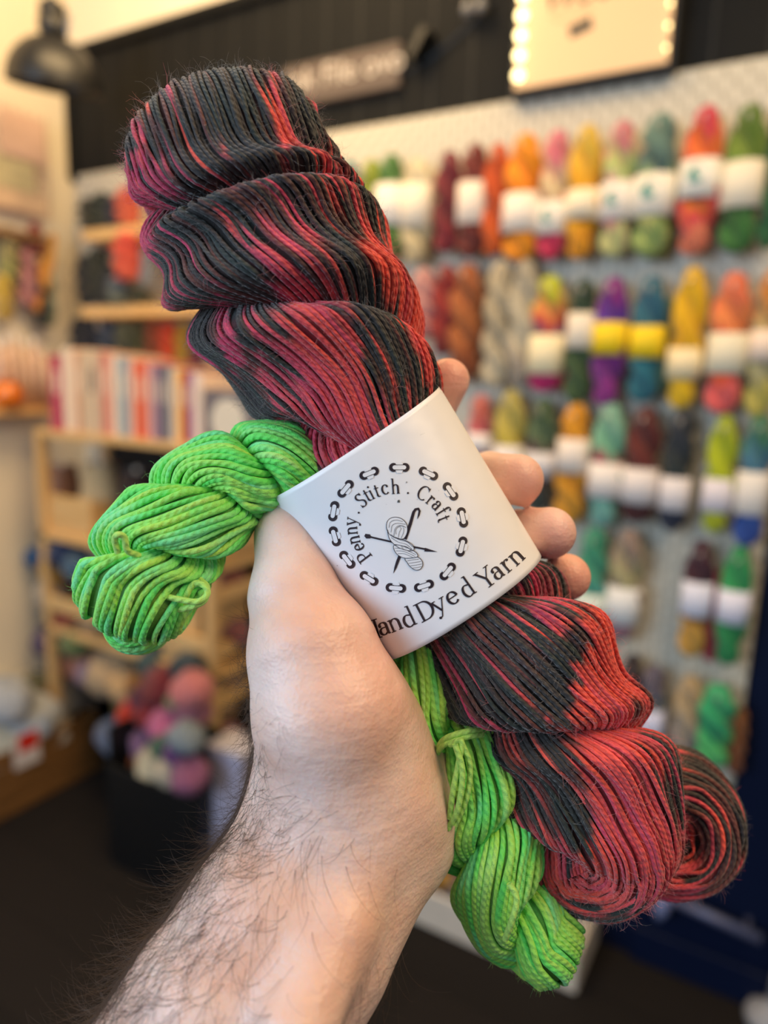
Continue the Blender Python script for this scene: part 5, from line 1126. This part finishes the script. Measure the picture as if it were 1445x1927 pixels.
# ------------------------------------------------------------------ forearm hair
def hair():
    r = np.random.default_rng(99); yy = np.array([960, 1100, 1230, 1350, 1480, 1600, 1720, 1830, 1927, 2100]); xl = np.array([490, 470, 455, 458, 450, 400, 330, 260, 190, 80]); xr = np.array([560, 640, 735, 770, 820, 840, 750, 715, 670, 600])
    px, py = hp[:, 0], hp[:, 1]; t = (px-np.interp(py, yy, xl))/(np.interp(py, yy, xr)-np.interp(py, yy, xl)); front = HN[:, 2]
    wt = np.exp(-(np.clip(t, 0, 2)/.36)**2)*sm(py, 1130, 1500)*(py < 2020)+.9*(front < .15)*(t < .25)*(py > 1150)*(py < 2020)+.10*(t > .85)*(py > 1780)*(py < 2020)
    wt *= np.where((py < 1500) & (front > .3), .45*np.exp(-(np.clip(t, 0, 2)/.22)**2)/np.maximum(np.exp(-(np.clip(t, 0, 2)/.40)**2), .05), 1.0)
    wt = np.clip(wt, 0, None); wt /= wt.sum(); n = 4800; ix = r.choice(len(HV), n, p=wt)
    p = HV[ix]+r.standard_normal((n, 3))*.5; nr = HN[ix]; p = p-nr*.4
    down = np.array([-.45, -.78, .36]); out = np.array([-.7, -.35, 0.0]); q = py[ix]
    dirn = down*np.ones((n, 1)); dirn[q < 1520] = dirn[q < 1520]*.6+np.array([-.25, .1, .1])
    # clumps swirl together
    sw = np.sin(px[ix]/47.0+py[ix]/63.0)[:, None]*np.array([.55, -.2, 0])+np.cos(px[ix]/71.0-py[ix]/50.0)[:, None]*np.array([.3, .25, 0])
    d = dirn+nr*r.uniform(.25, .5, (n, 1))+sw*.7+r.standard_normal((n, 3))*.32
    d -= nr*np.minimum((d*nr).sum(1, keepdims=True)-.14, 0)
    d -= nr*np.maximum((d*nr).sum(1, keepdims=True)-.38, 0); d /= np.linalg.norm(d, axis=1, keepdims=True)
    L = (r.uniform(9, 22, (n, 1))+2*(front[ix] < .3)[:, None])*np.where(q < 1500, .6, 1)[:, None]; k = 9; pts = [p]; cur = r.standard_normal((n, 3))*.30
    for i in range(k-1):
        d = d+cur*.55-nr*.05; d /= np.linalg.norm(d, axis=1, keepdims=True); q_ = pts[-1]+d*L/(k-1)
        sd_ = hand_sdf(q_); g_ = np.stack([hand_sdf(q_+np.eye(3)[c]*.5)-sd_ for c in range(3)], -1)/.5; g_ /= np.linalg.norm(g_, axis=1, keepdims=True)+1e-6
        lift = .25+.9*np.sin(math.pi*(i+1)/k*.8); q_ = q_+g_*np.clip(lift-sd_, 0, 3)[:, None]; d = d-g_*np.minimum((d*g_).sum(1, keepdims=True), 0)*.8; pts.append(q_); cur = cur*.95+r.standard_normal((n, 3))*.05
    P = np.stack(pts, 1); On = np.broadcast_to(nr[:, None], P.shape)+.01; rr = np.linspace(1, .25, k)[None]*r.uniform(.03, .065, (n, 1))
    V, F, pl, s = tubes(P, On, rr, 4); return cam2world(V), F
m, nt, b = newmat('dark_brown_hair'); b.inputs['Base Color'].default_value = (*lin('46352A'), 1); b.inputs['Roughness'].default_value = .45; m_hair = m
V, F = hair(); ho = mesh_np('arm_hair', V, F, m_hair, body, True, None, ORGH); ho['kind'] = 'stuff'; ho['label'] = 'fine dark brown forearm hair'
